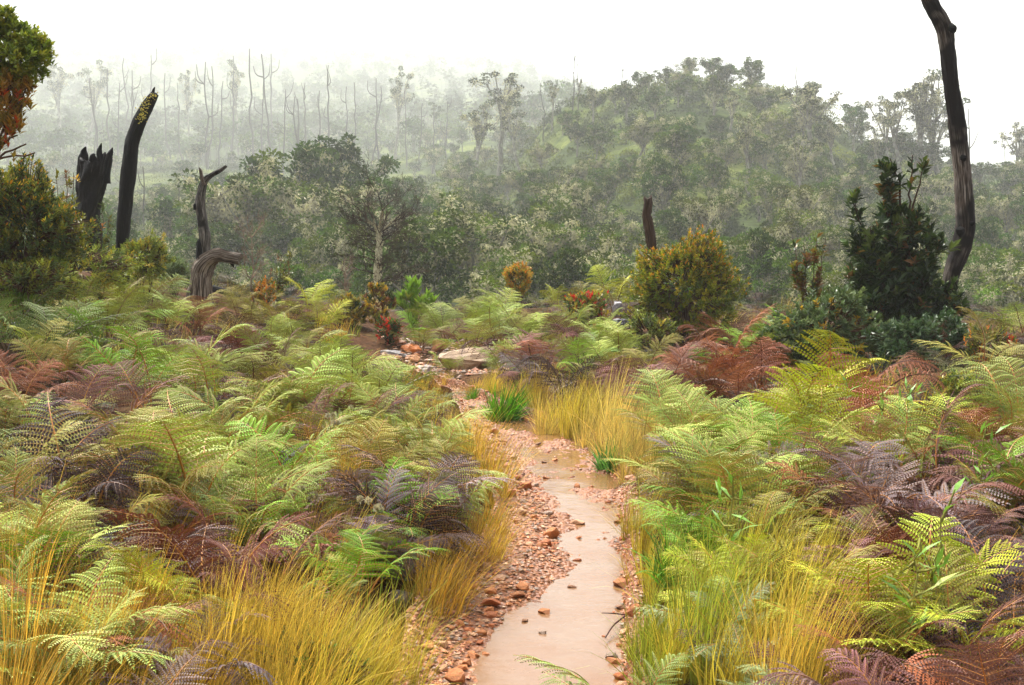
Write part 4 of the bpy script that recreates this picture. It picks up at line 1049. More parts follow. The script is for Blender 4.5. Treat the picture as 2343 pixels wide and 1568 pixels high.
ROCKS = [  # u, v centre, half sizes in px (w, h), distance, rotation y, z, colour, label
    (1062, 826, 70, 38, 17.2, .10, .2, (0.36, 0.26, 0.165), 'large flat tan slab with dark underside at the top of the path'),
    (886, 786, 28, 16, 19.2, -.2, .4, (0.50, 0.30, 0.17), 'pale orange block at the left end of the rock pile'),
    (940, 804, 26, 12, 18.8, .05, .1, (0.55, 0.20, 0.06), 'bright orange flat rock in the middle of the rock pile'),
    (1006, 796, 17, 15, 18.8, .3, .7, (0.52, 0.27, 0.14), 'small pointed orange rock behind the flat slab'),
    (940, 826, 24, 9, 18.3, 0, .5, (0.50, 0.26, 0.13), 'low orange stone below the bright orange flat rock'),
    (900, 820, 34, 12, 18.4, .1, .2, (0.24, 0.22, 0.22), 'grey flat stone under the ferns at the left of the rock pile'),
    (1040, 868, 26, 16, 17.2, .5, .4, (0.34, 0.27, 0.20), 'tilted brown stone propping the flat slab'),
    (975, 845, 22, 10, 17.6, -.2, .9, (0.30, 0.26, 0.24), 'grey-brown stone left of the flat slab'),
    (1094, 864, 18, 8, 17.0, 0, .3, (0.40, 0.30, 0.22), 'small flat stone under the right end of the slab'),
    (1412, 680, 12, 20, 20.6, .1, .3, (0.32, 0.32, 0.36), 'upright grey rock between the red-leaved shrub and the round bush'),
    (1420, 730, 26, 12, 19.5, .1, .9, (0.22, 0.22, 0.25), 'dark grey rock under pale ferns left of the round bush'),
    (50, 755, 34, 12, 13.2, .1, .3, (0.14, 0.14, 0.16), 'dark grey rock between ferns at the left edge'),
    (430, 790, 26, 8, 15.5, 0, .3, (0.2, 0.2, 0.21), 'small grey rock between pale ferns below the burnt trunk'),
    (610, 1222, 34, 24, 7.9, .1, .2, (0.17, 0.17, 0.18), 'lichen-spotted grey boulder under brown ferns left of the path'),
    (520, 1285, 36, 24, 7.1, 0, .6, (0.15, 0.16, 0.18), 'dark grey boulder behind the golden grass at lower left'),
    (555, 1500, 60, 30, 5.3, .1, .3, (0.20, 0.21, 0.24), 'blue-grey slab at the bottom left between golden tussocks'),
    (880, 1305, 62, 22, 6.9, .15, .3, (0.26, 0.22, 0.20), 'flat grey-brown rock in the left bank beside the path'),
    (1000, 1342, 26, 18, 6.5, .5, .2, (0.36, 0.24, 0.17), 'tilted brown rock at the left path edge'),
    (920, 1385, 30, 16, 6.2, .2, .4, (0.24, 0.2, 0.18), 'lichen-spotted brown rock above the gravel at left path edge'),
    (2150, 1562, 42, 14, 4.9, .1, .2, (0.16, 0.15, 0.15), 'dark grey stone at the bottom right under brown ferns'),
    (800, 1330, 30, 14, 6.7, .0, .8, (0.22, 0.2, 0.19), 'rough grey stone between golden tussocks on the left bank'),
]
for k, (u, v, w, h, Y, ry, rz, cc, lb) in enumerate(ROCKS):
    s = Y / FPX
    me = hull_mesh('rock', 300 + k, (w * s, w * s * .8, h * s), M_ROCK if cc[0] < .3 else M_STONE, 22, .8, 2, .25)
    p = PX(u, v, Y)
    if k >= 11:
        p = at(u, v, h * s * .6); s = p[1] / FPX; p[2] += h * s * .55
    g = float(H(p[0], p[1])); p[2] = min(p[2] + (.0 if k == 0 else .03), g + h * s * 1.7)
    o = obj('rock', me, None, p, cc); o.rotation_euler = (0.1, ry, rz); tag(o, lb, 'rock', 'rocks beside the path')

STN = [hull_mesh('stone', 400 + k, [(1, .8, .5), (1, .7, .35), (1, .9, .7), (1, .6, .45), (1, .85, .3), (1, .75, .6), (.9, .8, .4), (1, .5, .35)][k], M_STONE, 16, .6, 1, .12) for k in range(8)]
SCOL = [((0.56, 0.23, 0.085), 'orange'), ((0.44, 0.15, 0.055), 'rust'), ((0.62, 0.37, 0.22), 'pale pinkish'), ((0.30, 0.16, 0.09), 'brown'), ((0.38, 0.29, 0.23), 'grey-brown')]
r = np.random.default_rng(77)


def stone(p, s, ci, k, rr):
    o = obj('stone', STN[k], None, p, np.array(SCOL[ci][0]) * rr.uniform(.8, 1.15)); o.scale = (s,) * 3
    o.rotation_euler = (rr.uniform(-.25, .25), rr.uniform(-.25, .25), rr.uniform(0, 6.28)); return o


HAND = [(1240, 1440, 13, 4), (1110, 1490, 13, 0), (1055, 1545, 9, 1), (1200, 1413, 14, 3), (1245, 1395, 18, 0), (1320, 1277, 14, 1), (1230, 1015, 11, 3), (1220, 1178, 13, 1), (1185, 1138, 13, 1), (990, 1525, 15, 4), (1100, 1450, 18, 0),
        (1308, 1336, 14, 3), (1250, 1090, 12, 0), (1380, 1448, 8, 1), (1435, 1345, 14, 3), (1438, 1500, 14, 3), (1110, 1320, 22, 2), (1050, 1400, 20, 0), (985, 1460, 20, 2), (1140, 1345, 18, 2), (1180, 1365, 26, 0), (1070, 1450, 18, 1), (1420, 1065, 12, 3), (1345, 1025, 10, 3),
        (1390, 1145, 8, 1), (1428, 1190, 9, 2), (1240, 1115, 10, 1), (1290, 1000, 9, 0), (1170, 1235, 13, 1), (1210, 1260, 14, 2)]
nst = 0
for (u, v, w, ci) in HAND:
    d = ray(u, v); Y = 4.0
    while Y < 17 and CAMZ + d[2] / d[1] * Y > float(zt(Y)) + .0: Y += .01
    p = PX(u, v, Y); p[2] = max(float(path_z(p[0], Y)), float(zt(Y)) - .02) + w / FPX * Y * .12; s = w / FPX * Y
    o = stone(p, s, ci, int(r.integers(8)), r); reg(o, SCOL[ci][1], 'stone', p, 'stones lying on the muddy path', 'stone', 0); nst += 1
while nst < 285:
    y = 5.0 + 11.5 * r.random() ** 1.1; bank = np.interp(y, [3, 5.2, 6.2, 7, 9, 11, 14, 17], [0.16, 0.2, 0.42, 0.5, 0.34, 0.25, 0.4, .8])
    s_ = r.random() * bank * 1.05 if r.random() < .68 else (r.uniform(.9, 1.06) if r.random() < .8 else r.random())
    x = float(xl(y) + (xr(y) - xl(y)) * s_); sz = r.uniform(.018, .042) * (1.6 if r.random() < .2 else 1)
    z = float(path_z(x, y)); p = np.array([x, y, max(z, float(zt(y)) - .02) + sz * .2])
    ci = int(r.choice(5, p=[.35, .25, .2, .12, .08])); o = stone(p, sz, ci, int(r.integers(8)), r)
    reg(o, SCOL[ci][1], 'stone', p, 'stones lying on the muddy path', 'stone', 0); nst += 1
gv = MB(); tv = [np.array([[1, 0, 0], [-.6, .8, 0], [-.6, -.8, 0], [0, 0, .8], [0.1, .1, -.6]]), np.array([[1, .3, 0], [-.8, .6, .1], [-.4, -.9, 0], [.2, 0, .5], [0, .1, -.5]])]
tf = np.array([[0, 1, 3], [1, 2, 3], [2, 0, 3], [1, 0, 4], [2, 1, 4], [0, 2, 4]])
for k in range(9000):
    y = 4.6 + 12.6 * r.random() ** 1.2; bank = np.interp(y, [3, 5.2, 6.2, 7, 9, 11, 14, 17], [0.16, 0.2, 0.42, 0.5, 0.34, 0.25, 0.4, .8])
    s_ = r.random() * bank * 1.15 - .08 if r.random() < .7 else (r.uniform(.88, 1.12) if r.random() < .75 else r.random())
    x = float(xl(y) + (xr(y) - xl(y)) * s_); a = r.uniform(0, 6.28); R = np.array([[math.cos(a), -math.sin(a), 0], [math.sin(a), math.cos(a), 0], [0, 0, .7]])
    sz = r.uniform(.006, .022); z = float(path_z(x, y)) if -.08 < s_ < 1.08 else float(H(x, y))
    gv.add(tv[k % 2] @ R.T * sz + np.array([x, y, z + sz * .25]), tf, np.array(SCOL[int(r.choice(5, p=[.35, .25, .2, .12, .08]))][0]) * r.uniform(.7, 1.25))
for k in range(1500):
    x = r.uniform(-1.9, 0.2); y = r.uniform(16.2, 19.5); a = r.uniform(0, 6.28); R = np.array([[math.cos(a), -math.sin(a), 0], [math.sin(a), math.cos(a), 0], [0, 0, .7]])
    sz = r.uniform(.012, .05) * (1 if r.random() < .8 else 1.6)
    gv.add(tv[k % 2] @ R.T * sz + np.array([x, y, float(H(x, y)) + sz * .2]), tf, np.array(SCOL[int(r.choice(5, p=[.2, .15, .2, .25, .2]))][0]) * r.uniform(.6, 1.1))
mg = stone_mat('gravel_stone', [(0.3, (0.7, 0.65, 0.62)), (0.7, (1.2, 1.15, 1.1))], 12, .45, .5, False)
tag(obj('gravel', gv.build('gravel', mg)), kind='stuff')
# fallen twig in the water
Y = 5.75; b = PX(1408, 1445, Y); b[2] = float(zt(Y)) - .01; root = tag(empty('fallen_twig', b), 'thin dark forked twig lying across the water at right path edge', 'twig'); mb = MB()
mb.tube(smooth_path([(-.06, -.16, .01), (-.01, -.02, .03), (.06, .08, .05), (.09, .12, .06)], 12), np.linspace(.003, .006, 12), 5, (.08, .035, .03), 0); obj('twig', mb.build('twig', M_TWIG, True), root)
mb = MB(); mb.tube(smooth_path([(.06, .08, .05), (0.0, .09, .055), (-.06, .08, .06)], 8), np.linspace(.004, .002, 8), 4, (.08, .035, .03), 0); obj('side_twig', mb.build('side_twig', M_TWIG, True), root)

# cream everlasting flowers
fm = MB(); fs = MB(); rf = np.random.default_rng(5)
for k in range(5):
    e = np.array([rf.uniform(-.08, .08), rf.uniform(-.08, .08), rf.uniform(.32, .45)]); fs.tube(np.stack([[0, 0, 0], e * .5 + [0, 0, .04], e]), [.004, .003, .002], 4, (.25, .2, .06), 0, cap=False)
    n = 40; v = nrm(rf.normal(0, 1, (n, 3)) + [0, 0, .6]); fm.quads(leaf_quads(e + v * .006, v, nrm(rf.normal(0, 1, (n, 3))), np.full(n, .02), np.full(n, .012)), np.array([.62, .56, .42]) * rf.uniform(.7, 1.1, (n, 1)))
FS, FM = fs.build('stem', M_STALK, True), fm.build('bloom', M_TREE)
for k, (u, v) in enumerate([(310, 1475), (340, 1455), (665, 1190), (695, 1190), (730, 945), (790, 985), (740, 930), (770, 1005), (840, 1220), (810, 1300), (590, 1225), (480, 1290), (860, 1075), (905, 960), (350, 1500), (950, 945)]):
    p = at(u, v, .2); o = empty('everlasting_flower', p, k * 1.3, .55 if p[1] < 6 else .95); obj('stem', FS, o); obj('bloom', FM, o)
    reg(o, 'cream', 'everlasting flower', p, 'cream everlasting flowers', 'flower', .2)

# ------------------------------------------------------------------ forest
def tree_meshes(seed, Ht, R, style, nclump=34, leaf=0.23):
    r = np.random.default_rng(seed)
    tr, cr, li = MB(), MB(), MB()
    tips = []
    lean = r.normal(0, .06, 2)
    th = Ht * {'round': .42, 'airy': .5, 'lichen': .35}[style]
    path = np.stack([np.linspace(0, 1, 7) ** 1.3 * lean[0] * Ht, np.linspace(0, 1, 7) ** 1.3 * lean[1] * Ht, np.linspace(-.6, th, 7)], -1)
    path[1:-1, :2] += r.normal(0, .08, (5, 2)); tr.tube(path, np.linspace(.20, .13, 7), 7, (1, 1, 1), 0, rough=.2, seed=seed, cap=False)
    top = path[-1]; nl = {'round': 8, 'airy': 6, 'lichen': 9}[style]
    segs = []
    for k in range(nl):
        az = k * 2.4 + r.uniform(-.3, .3); el = r.uniform(.35, 1.35) if style != 'airy' else r.uniform(.7, 1.4)
        e = top + np.array([math.cos(az) * math.cos(el) * R, math.sin(az) * math.cos(el) * R, math.sin(el) * (Ht - th)]) * r.uniform(.65, .95)
        m = top * .55 + e * .45 + r.normal(0, .15 * R * .3, 3); lp = smooth_path([path[-1 - r.integers(0, 2)], m, e], 7)
        tr.tube(lp, np.linspace(.09, .03, 7), 5, (1, 1, 1), 0, cap=False); segs.append(lp)
        tips.append(e)
        for q in range(4 if style != 'airy' else 3):
            j = r.integers(2, 6); e2 = lp[j] + nrm(r.normal(0, 1, 3) + [0, 0, .5] + nrm(lp[j] - top)) * R * r.uniform(.3, .55)
            l2 = smooth_path([lp[j], (lp[j] + e2) / 2 + r.normal(0, .1, 3), e2], 5); tr.tube(l2, np.linspace(.035, .015, 5), 4, (1, 1, 1), 0, cap=False); segs.append(l2); tips.append(e2)
    tips = np.array(tips)
    if style == 'airy': sel = r.permutation(len(tips))[:int(len(tips) * .75)]
    elif style == 'lichen': sel = r.permutation(len(tips))[:int(len(tips) * .8)]
    else: sel = np.arange(len(tips))
    base = {'round': (0.050, 0.092, 0.008), 'airy': (0.06, 0.082, 0.022), 'lichen': (0.085, 0.13, 0.010)}[style]
    for k in sel:
        n = int(r.uniform(60, 120) * (0.6 if style == 'airy' else 1)); cs = np.array([R * .20, R * .20, R * .13]) * r.uniform(.7, 1.25) * (np.array([.75, .75, .5]) if style == 'airy' else 1)
        v = nrm(r.normal(0, 1, (n, 3)) + [0, 0, .35]); P = tips[k] + v * cs * r.uniform(.55, 1.0, (n, 1))
        t = r.uniform(.55, 1.6) * np.array([1 + r.normal(0, .12), 1, 1 + r.normal(0, .08)])
        cr.quads(leaf_quads(P, nrm(v + r.normal(0, .6, (n, 3)) + [0, 0, -.1]), nrm(v + [0, 0, .6] + r.normal(0, .3, (n, 3))), leaf * (.75 if style == 'airy' else 1) * r.uniform(.7, 1.3, n), leaf * (.45 if style == 'airy' else .62) * np.ones(n)), np.array(base) * t * r.uniform(.75, 1.25, (n, 1)))
    nl = {'round': 13, 'airy': 10, 'lichen': 40}[style]
    for lp in segs:
        for q in range(int(r.poisson(nl / 4))):
            j = r.integers(1, len(lp)); c = lp[j] + r.normal(0, .06, 3); m = 13
            B = c + r.normal(0, 1, (m, 3)) * [.14, .14, .12]
            li.quads(leaf_quads(B, r.normal(0, .6, (m, 3)) + [0, 0, -.5], r.normal(0, 1, (m, 3)), .22 * r.uniform(.6, 1.4, m), np.full(m, .075)), np.array([.72, .70, .50]) * r.uniform(.55, 1.1, (m, 1)))
    return tr, cr, li


TREES = []
for k in range(5): TREES.append(('round', tree_meshes(700 + k, 7.0, 2.9, 'round')))
for k in range(4): TREES.append(('lichen', tree_meshes(720 + k, 6.5, 3.0, 'lichen', leaf=.20)))
for k in range(3): TREES.append(('airy', tree_meshes(740 + k, 8.5, 2.3, 'airy')))
TM = []
for stl, (tr, cr, li) in TREES:
    TM.append((stl, tr.build('trunk', M_BARK, True), cr.build('crown', M_TREE), li.build('lichen', M_TREE) if li.n else None))
TNAME = {'round': ('round_crowned_tree', 'dark green round-crowned tree'), 'lichen': ('lichen_draped_tree', 'tree draped in pale lichen'), 'airy': ('open_crowned_tree', 'open-crowned gaunt tree')}
r = np.random.default_rng(9); TPOS = []


def put_tree(i, p, s, tint, lb=None, sx=1.0):
    stl, a, b_, c_ = TM[i]; nm, lk = TNAME[stl]
    root = empty(nm, p, r.uniform(0, 6.28), s); root.scale = (s * sx, s * sx, s)
    obj('trunk', a, root); obj('crown', b_, root, color=tint)
    if c_: obj('lichen', c_, root)
    TPOS.append(p)
    if lb: tag(root, lb, 'tree', 'forest trees')
    else: reg(root, '', lk, p, 'forest trees on the misty hills', 'tree', 4 * s)
    return root


def gp(u, Y):
    Y = Y * fk(Y); x = (u - CU) / FPX * Y; return np.array([x, Y, float(H(x, Y))])


# hand placed: the ones the photo shows as individuals; height set from the crown top in the photo
for (i, u, vtop, Y, tint, sx, lb) in [
        (0, 690, 300, 92, (.8, .85, .8), 1.0, 'large dark round tree crowning the mass behind the pale lichen tree'), (1, 770, 300, 100, (.7, .75, .75), .9, None), (6, 600, 345, 84, (.95, .95, .85), 1.1, None), (7, 750, 375, 80, (.9, .95, .8), 1.15, None),
        (5, 1110, 435, 62, (1, 1, 1), 1.3, 'broad lichen-hung tree with cream tufts in the centre behind the crest'), (6, 1190, 455, 66, (1, 1, 1), 1.2, None), (7, 1010, 470, 66, (1, 1, 1), 1.1, None), (8, 800, 480, 60, (1.1, 1.05, .9), .9, None),
        (9, 1140, 165, 185, (.8, .85, .85), 1.1, 'tall dark tree standing above the saddle left of the rounded hill'), (10, 1090, 225, 180, (.9, .9, .9), 1.0, None), (11, 1190, 235, 180, (.9, .9, .9), .9, None),
        (9, 1320, 180, 180, (.75, .8, .8), .8, None), (10, 1262, 185, 182, (.9, .9, .9), .7, None), (9, 1860, 195, 140, (.8, .85, .85), 1.5, 'flat-topped spreading tree on the right shoulder of the rounded hill'), (11, 1820, 215, 140, (.8, .85, .85), .9, None), (10, 1910, 260, 138, (.8, .85, .85), .9, None),
        (10, 2080, 160, 150, (.9, .9, .95), 1.2, 'tall airy tree against white sky left of the tall dead trunk'), (9, 2120, 190, 150, (.9, .9, .95), 1.0, None), (11, 2040, 215, 148, (.9, .9, .95), 1.0, None), (10, 2010, 290, 146, (.9, .9, .9), .9, None), (9, 2310, 280, 165, (.8, .85, .85), 1.1, 'dark flat-topped tree against the sky at the right edge'),
        (11, 905, 155, 250, (.9, .95, .9), .7, 'contorted tree leaning right on the misty left slope'), (10, 145, 140, 300, (.9, .95, .9), .9, 'faint twin-topped tree at upper left in the mist'), (11, 200, 135, 300, (.9, .95, .9), .9, None), (9, 440, 160, 290, (.9, .9, .9), .5, None), (10, 550, 135, 290, (1, 1, 1), .5, None),
        (9, 2150, 170, 152, (.9, .9, .95), 1.2, None), (10, 2060, 200, 150, (.9, .9, .95), 1.1, None), (11, 2110, 235, 150, (.85, .9, .9), 1.1, None), (0, 1990, 310, 150, (.8, .85, .8), 1.2, None), (1, 2050, 300, 152, (.8, .85, .8), 1.2, None), (2, 2110, 310, 150, (.8, .85, .8), 1.1, None), (3, 2180, 330, 155, (.8, .85, .8), 1.2, None), (4, 2240, 365, 155, (.8, .85, .8), 1.1, None), (0, 2300, 360, 158, (.8, .85, .8), 1.2, None), (5, 2340, 345, 155, (.8, .85, .8), 1.1, None), (11, 2335, 285, 165, (.8, .85, .85), 1.0, None), (7, 2140, 380, 120, (.9, .9, .85), 1.1, None), (1, 2220, 420, 118, (.85, .9, .85), 1.1, None), (2, 2310, 430, 115, (.85, .9, .85), 1.2, None),
        (0, 1560, 290, 150, (.75, .8, .8), 1.2, None), (1, 1640, 300, 140, (.75, .8, .8), 1.2, None), (2, 1530, 330, 130, (.75, .8, .8), 1.1, None), (3, 1710, 300, 150, (.8, .85, .8), 1.0, None), (4, 1880, 370, 125, (.8, .8, .8), 1.2, None), (0, 1950, 400, 115, (.8, .8, .8), 1.2, None)]:
    p = gp(u, Y); hh = PX(u, vtop, Y * fk(Y))[2] - p[2]; h0 = {'round': 7.2, 'lichen': 6.8, 'airy': 8.2}[TM[i][0]]
    s = max(hh, 2.5) / h0; put_tree(i, p, s, tint, lb, sx)
n = 0; tries = 0
while n < 250 and tries < 8000:
    tries += 1
    Y = 46 * (300 / 46) ** (r.random() ** 1.15); u = r.uniform(-60, 2420); p = gp(u, Y)
    if Y > 170 and u > 1250: continue
    q = np.array(TPOS)
    if np.min(np.hypot(q[:, 0] - p[0], q[:, 1] - p[1])) < (2.6 + Y * .014) * fk(Y): continue
    far_ = sstep((Y - 100) / 150)
    if u > 1250 and Y > 95 and vnoise(u / 90, Y / 14, 77) > .27: continue      # open grassy patches on the rounded hill
    i = int(r.choice(12, p=np.array([5, 5, 5, 5, 5, 7, 7, 7, 7, 2, 2, 2]) / 59)); s = r.uniform(.62, 1.0) * (1 - .15 * far_) * fk(Y)
    if Y < 75: s *= .85
    k = r.uniform(.75, 1.3); put_tree(i, p, s, (k * r.uniform(.85, 1.15), k, k * r.uniform(.8, 1.05)), None, r.uniform(.9, 1.15)); n += 1

for k in range(190):
    u = r.uniform(1270, 2050); Y = r.uniform(98, 184)
    if k > 95: u = r.uniform(-60, 1250); Y = r.uniform(100, 330)
    p = gp(u, Y); q = np.array(TPOS)
    if np.min(np.hypot(q[:, 0] - p[0], q[:, 1] - p[1])) < 4.6: continue
    i = int(r.choice(12, p=np.array([6, 6, 6, 6, 6, 4, 4, 4, 4, 3, 3, 3]) / 55)); kk = r.uniform(.7, 1.3)
    put_tree(i, p, r.uniform(.45, .85) * fk(Y), (kk, kk, kk * r.uniform(.8, 1)), None, r.uniform(.9, 1.2))

# hillside scrub between the trees: one mass of small leaves
hb = MB(); r = np.random.default_rng(15)
for k in range(8000):
    Y = 33 * (420 / 33) ** (r.random() ** .8); u = r.uniform(-120, 2480); p = gp(u, Y)
    if Y > 210 and u > 1300: continue
    n = int(np.interp(Y, [33, 100, 420], [80, 85, 30])); cs = np.array([1, 1, .7]) * r.uniform(.4, 1.15) * np.interp(Y, [33, 100, 420], [.9, 1.35, 3.2]) * fk(Y)
    v = nrm(r.normal(0, 1, (n, 3)) + [0, 0, .8]); v[:, 2] = np.abs(v[:, 2])
    bright = sstep((vnoise(p[0] / 20, p[1] / 20, 44) + .08) / .3)
    c = np.array((.035, .058, .012)) * (1 - bright) + np.array((.19, .23, .03)) * bright
    if u < 1250: c = c * .5 + np.array((.06, .075, .03)) * .5
    c = c * r.uniform(.6, 1.3); lf = np.interp(Y, [33, 100, 420], [.15, .24, .6]) * fk(Y)
    hb.quads(leaf_quads(p + v * cs * r.uniform(.5, 1, (n, 1)), nrm(v + r.normal(0, .6, (n, 3))), nrm(v + [0, 0, .8]), lf * r.uniform(.7, 1.3, n), lf * .65 * np.ones(n)), c * r.uniform(.7, 1.3, (n, 1)))
tag(obj('hillside_foliage', hb.build('hillside_foliage', M_TREE)), kind='stuff')
# distant forest that fades into the cloud: one mass
fm_ = MB(); r = np.random.default_rng(16)
for k in range(1300):
    Y = 260 * (900 / 260) ** r.random(); u = r.uniform(-150, 1420); p = gp(u, Y)
    stl, (tr, cr, li) = TREES[int(r.integers(12))]
    Q = np.concatenate(cr.V).reshape(-1, 4, 3); C = np.concatenate(cr.C)[::4]; sel = r.permutation(len(Q))[:260]
    Qs = Q[sel]; ce = Qs.mean(1, keepdims=True); Qs = ce + (Qs - ce) * 2.6; s = r.uniform(.8, 1.3) * fk(Y)
    fm_.quads(Qs * s + p, C[sel] * r.uniform(.8, 1.2)); fm_.tube(np.array([[0, 0, -1], [.1, 0, 2 * s], [0, .1, 4.5 * s]]) + p, [.2, .16, .1], 4, (.12, .11, .09), 0, cap=False)
tag(obj('forest', fm_.build('forest', M_TREE)), kind='stuff')

# dead snags standing out of the forest
SN = []
for k in range(6):
    mb = MB(); r = np.random.default_rng(800 + k)
    wob = np.cumsum(r.normal(0, .012, (12, 2)), 0); P = np.concatenate([wob, np.linspace(-.1, 1, 12)[:, None]], 1)
    mb.tube(P, np.linspace(.013, .005, 12), 6, (.10, .095, .085), 0, rough=.3, seed=k)
    for q in range([0, 1, 2, 2, 3, 1][k]):
        j = int(r.integers(6, 11)); az = r.uniform(0, 6.28); e = P[j] + np.array([math.cos(az) * .10, math.sin(az) * .1, r.uniform(.08, .2)]); mb.tube(smooth_path([P[j], (P[j] + e) / 2 + [math.cos(az) * .05, 0, -.03], e], 6), np.linspace(.007, .003, 6), 4, (.10, .095, .085), 0, cap=False)
    SN.append(mb.build('snag', M_TWIG, True))
for k, (u, v1, v0, Y) in enumerate([(250, 155, 265, 260), (288, 130, 270, 290), (315, 160, 265, 270), (347, 125, 240, 300), (470, 140, 280, 250), (480, 150, 280, 255), (578, 110, 270, 250), (618, 125, 275, 250), (632, 122, 240, 300), (647, 205, 275, 230), (765, 150, 285, 240), (850, 180, 310, 235),
                                    (990, 240, 320, 230), (960, 235, 320, 235), (1310, 110, 215, 180), (1322, 140, 215, 180), (1425, 140, 270, 170), (1482, 130, 205, 182), (1493, 132, 205, 182), (1572, 145, 215, 183), (1612, 160, 215, 183), (1665, 170, 225, 183), (1690, 165, 230, 183), (1706, 168, 235, 183), (1820, 140, 240, 150),
                                    (1240, 190, 260, 184), (1430, 240, 330, 150), (690, 225, 290, 225), (675, 220, 290, 225), (735, 210, 280, 235), (540, 130, 230, 300), (1365, 200, 240, 184), (2210, 250, 360, 150), (2295, 330, 400, 160), (1640, 160, 220, 186), (320, 380, 540, 110), (420, 420, 590, 100), (225, 180, 300, 250), (1470, 250, 350, 140), (270, 190, 290, 260), (300, 200, 300, 250), (395, 170, 270, 280), (420, 190, 280, 270), (505, 185, 290, 255), (530, 165, 270, 270), (600, 160, 270, 260), (710, 190, 290, 245), (790, 200, 300, 240), (820, 190, 300, 240), (870, 200, 310, 240), (930, 210, 310, 240), (1020, 230, 320, 230), (215, 200, 300, 250)]):
    p = gp(u, Y); top = PX(u, v1, Y * fk(Y))[2]; rr = random.Random(k)
    o = obj('dead_snag', SN[k % 6], None, p, (rr.uniform(.8, 1.3),) * 3); hh = max(top - p[2], 2.5); o.scale = (hh * .9, hh * .9, hh); o.rotation_euler = (0, 0, rr.uniform(0, 6.28))
    reg(o, 'thin grey', 'dead snag', p, 'dead snags standing out of the forest', 'dead tree', hh * .8)

# ------------------------------------------------------------------ labels that single each thing out
LM = [(210, 440, 'the broad burnt stump'), (310, 350, 'the curved burnt trunk'), (470, 560, 'the curled dead stump'), (50, 150, 'the leafy tree at the left edge'), (60, 540, 'the dense left-edge bush'), (700, 690, 'the tall yellow fern'),
      (865, 520, 'the pale lichen tree'), (950, 800, 'the orange rocks'), (1065, 840, 'the flat tan slab'), (1150, 930, 'the vivid green tuft'), (1186, 640, 'the orange-tipped crest shrub'), (1340, 710, 'the red-leaved shrub'), (1485, 500, 'the brown dead stump'),
      (1560, 650, 'the round orange bush'), (1400, 950, 'the golden grass bank'), (1850, 640, 'the forked sapling'), (2050, 600, 'the tall dark shrub'), (2180, 350, 'the tall dead trunk'), (1240, 1440, 'the lone stone in the water'), (1400, 1440, 'the fallen twig'),
      (1560, 170, 'the rounded hilltop'), (620, 1220, 'the lichen-spotted boulder'), (555, 1500, 'the blue-grey slab'), (880, 1305, 'the flat bank rock'), (700, 1530, 'the low green shrublet'), (1402, 1050, 'the bluish green tuft'), (1320, 1277, 'the flat midstream stone'),
      (340, 1205, 'the bright lime fern'), (260, 860, 'the wide mauve fern'), (2110, 1190, 'the orange-stemmed fern'), (1780, 880, 'the big lime fern'), (2060, 990, 'the mauve fern bank'), (2330, 1540, 'the bottom right corner'), (20, 1540, 'the bottom left corner'),
      (20, 1100, 'the left edge'), (2330, 900, 'the right edge'), (1750, 1350, 'the big yellow-green tussock'), (1620, 1480, 'the bottom blue-green fern'), (500, 1080, 'the dark red-brown fern'), (905, 1035, 'the grey-mauve fern mound'), (1990, 800, 'the rust fern tuft')]
ORD = ['nearest', 'second nearest', 'third nearest', 'fourth nearest', 'fifth nearest', 'sixth nearest', 'seventh nearest', 'eighth nearest', 'ninth nearest', 'tenth nearest']
bk = {}
for t in THINGS:
    o, look, kind, u, v, group, cat, Y = t
    j = min(range(len(LM)), key=lambda q: (LM[q][0] - u) ** 2 + (LM[q][1] - v) ** 2); du, dv = u - LM[j][0], v - LM[j][1]
    rel = ('left of' if du < 0 else 'right of') if abs(du) > abs(dv) else ('above' if dv < 0 else 'below')
    bk.setdefault((look, kind, j, rel), []).append((math.hypot(du, dv), t))
for (look, kind, j, rel), lst in bk.items():
    lst.sort(key=lambda q: q[0])
    for k, (d, t) in enumerate(lst):
        o = t[0]; nmx = LM[j][2]
        s = f"{look} {kind} {rel} {nmx}".strip() if len(lst) == 1 else f"{look} {kind} {rel} {nmx}, {ORD[k] if k < 10 else 'one of the farthest'} to it".strip() if k < 10 else f"{look} {kind} {rel} {nmx}, among the farthest from it".strip()
        tag(o, s, t[6], t[5])

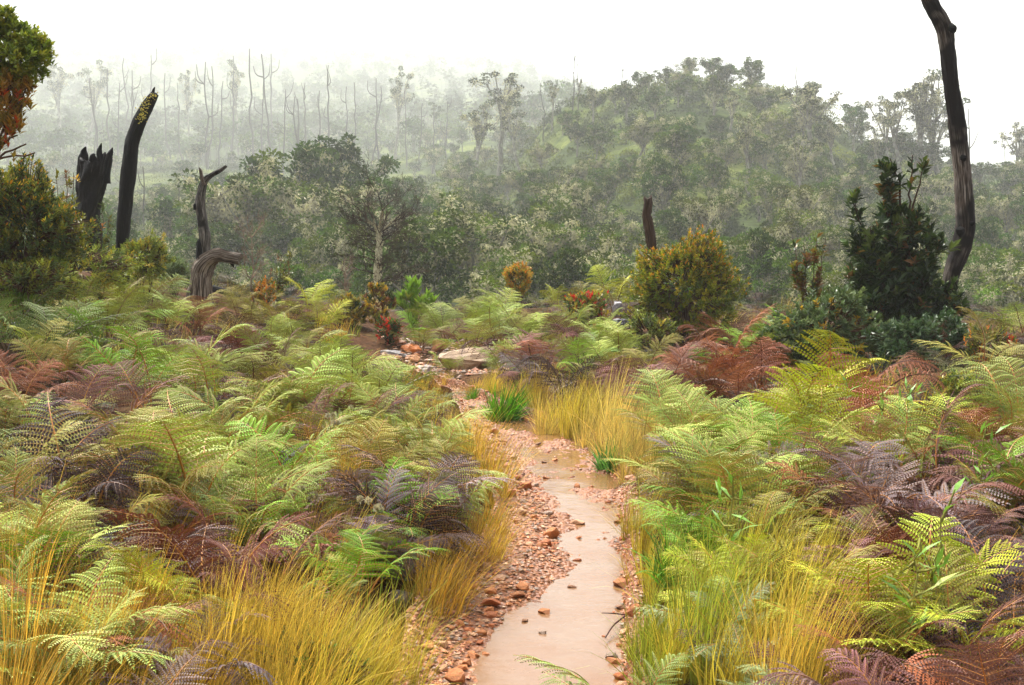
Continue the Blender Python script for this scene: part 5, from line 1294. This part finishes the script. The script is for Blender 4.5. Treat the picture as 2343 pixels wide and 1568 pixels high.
# ------------------------------------------------------------------ haze, light, camera
mb = MB(); x0, x1, y0, y1, z0, z1 = -1900, 1900, -12, 2890, float(ZZ.min()) - 1.0, float(ZZ.max()) + 22
V = np.array([[x, y, z] for z in (z0, z1) for y in (y0, y1) for x in (x0, x1)])
mb.add(V, np.array([[0, 2, 3, 1], [4, 5, 7, 6], [0, 1, 5, 4], [2, 6, 7, 3], [0, 4, 6, 2], [1, 3, 7, 5]]))
mh, nt, out = newmat('haze'); pv = N(nt, 'ShaderNodeVolumePrincipled'); pv.inputs['Color'].default_value = (.97, .985, 1, 1); pv.inputs['Density'].default_value = 0.00072
nt.links.new(pv.outputs[0], out.inputs['Volume']); tag(obj('haze', mb.build('haze', mh)), kind='stuff')

w = bpy.data.worlds.new('World'); SC.world = w; w.use_nodes = True; nt = w.node_tree
bg = nt.nodes['Background']; sky = nt.nodes.new('ShaderNodeTexSky'); sky.sky_type = 'NISHITA'; sky.sun_disc = False
sky.sun_elevation = math.radians(58); sky.sun_rotation = math.radians(-30); sky.dust_density = 6; sky.air_density = 1.5
hs = nt.nodes.new('ShaderNodeHueSaturation'); hs.inputs['Saturation'].default_value = 0.04; nt.links.new(sky.outputs[0], hs.inputs['Color']); nt.links.new(hs.outputs[0], bg.inputs[0]); bg.inputs[1].default_value = 0.05
sl = bpy.data.lights.new('sun', 'SUN'); sl.energy = 1.5; sl.angle = math.radians(16); sl.color = (1, .95, .86)
so = bpy.data.objects.new('sun', sl); COL.objects.link(so)
el, az = math.radians(58), math.radians(-30); dirv = Vector((math.sin(az) * math.cos(el), math.cos(az) * math.cos(el), math.sin(el))); so.rotation_euler = (-dirv).to_track_quat('-Z', 'Y').to_euler()

cam = bpy.data.cameras.new('camera'); co = bpy.data.objects.new('camera', cam); COL.objects.link(co); SC.camera = co
cam.sensor_width = 36; cam.lens = 36 * FPX / 2342; co.location = (0, 0, CAMZ); co.rotation_euler = (PI / 2 - TILT, 0, 0); cam.clip_end = 6000; cam.clip_start = 0.05

SC.view_settings.view_transform = 'Standard'; SC.view_settings.look = 'None'; SC.view_settings.exposure = 2.75; SC.view_settings.gamma = 1
cy = SC.cycles; cy.use_denoising = True; cy.max_bounces = 6; cy.diffuse_bounces = 1; cy.glossy_bounces = 2; cy.transmission_bounces = 3; cy.volume_bounces = 2; cy.transparent_max_bounces = 4
cy.caustics_reflective = False; cy.caustics_refractive = False
SC.render.engine = 'CYCLES'
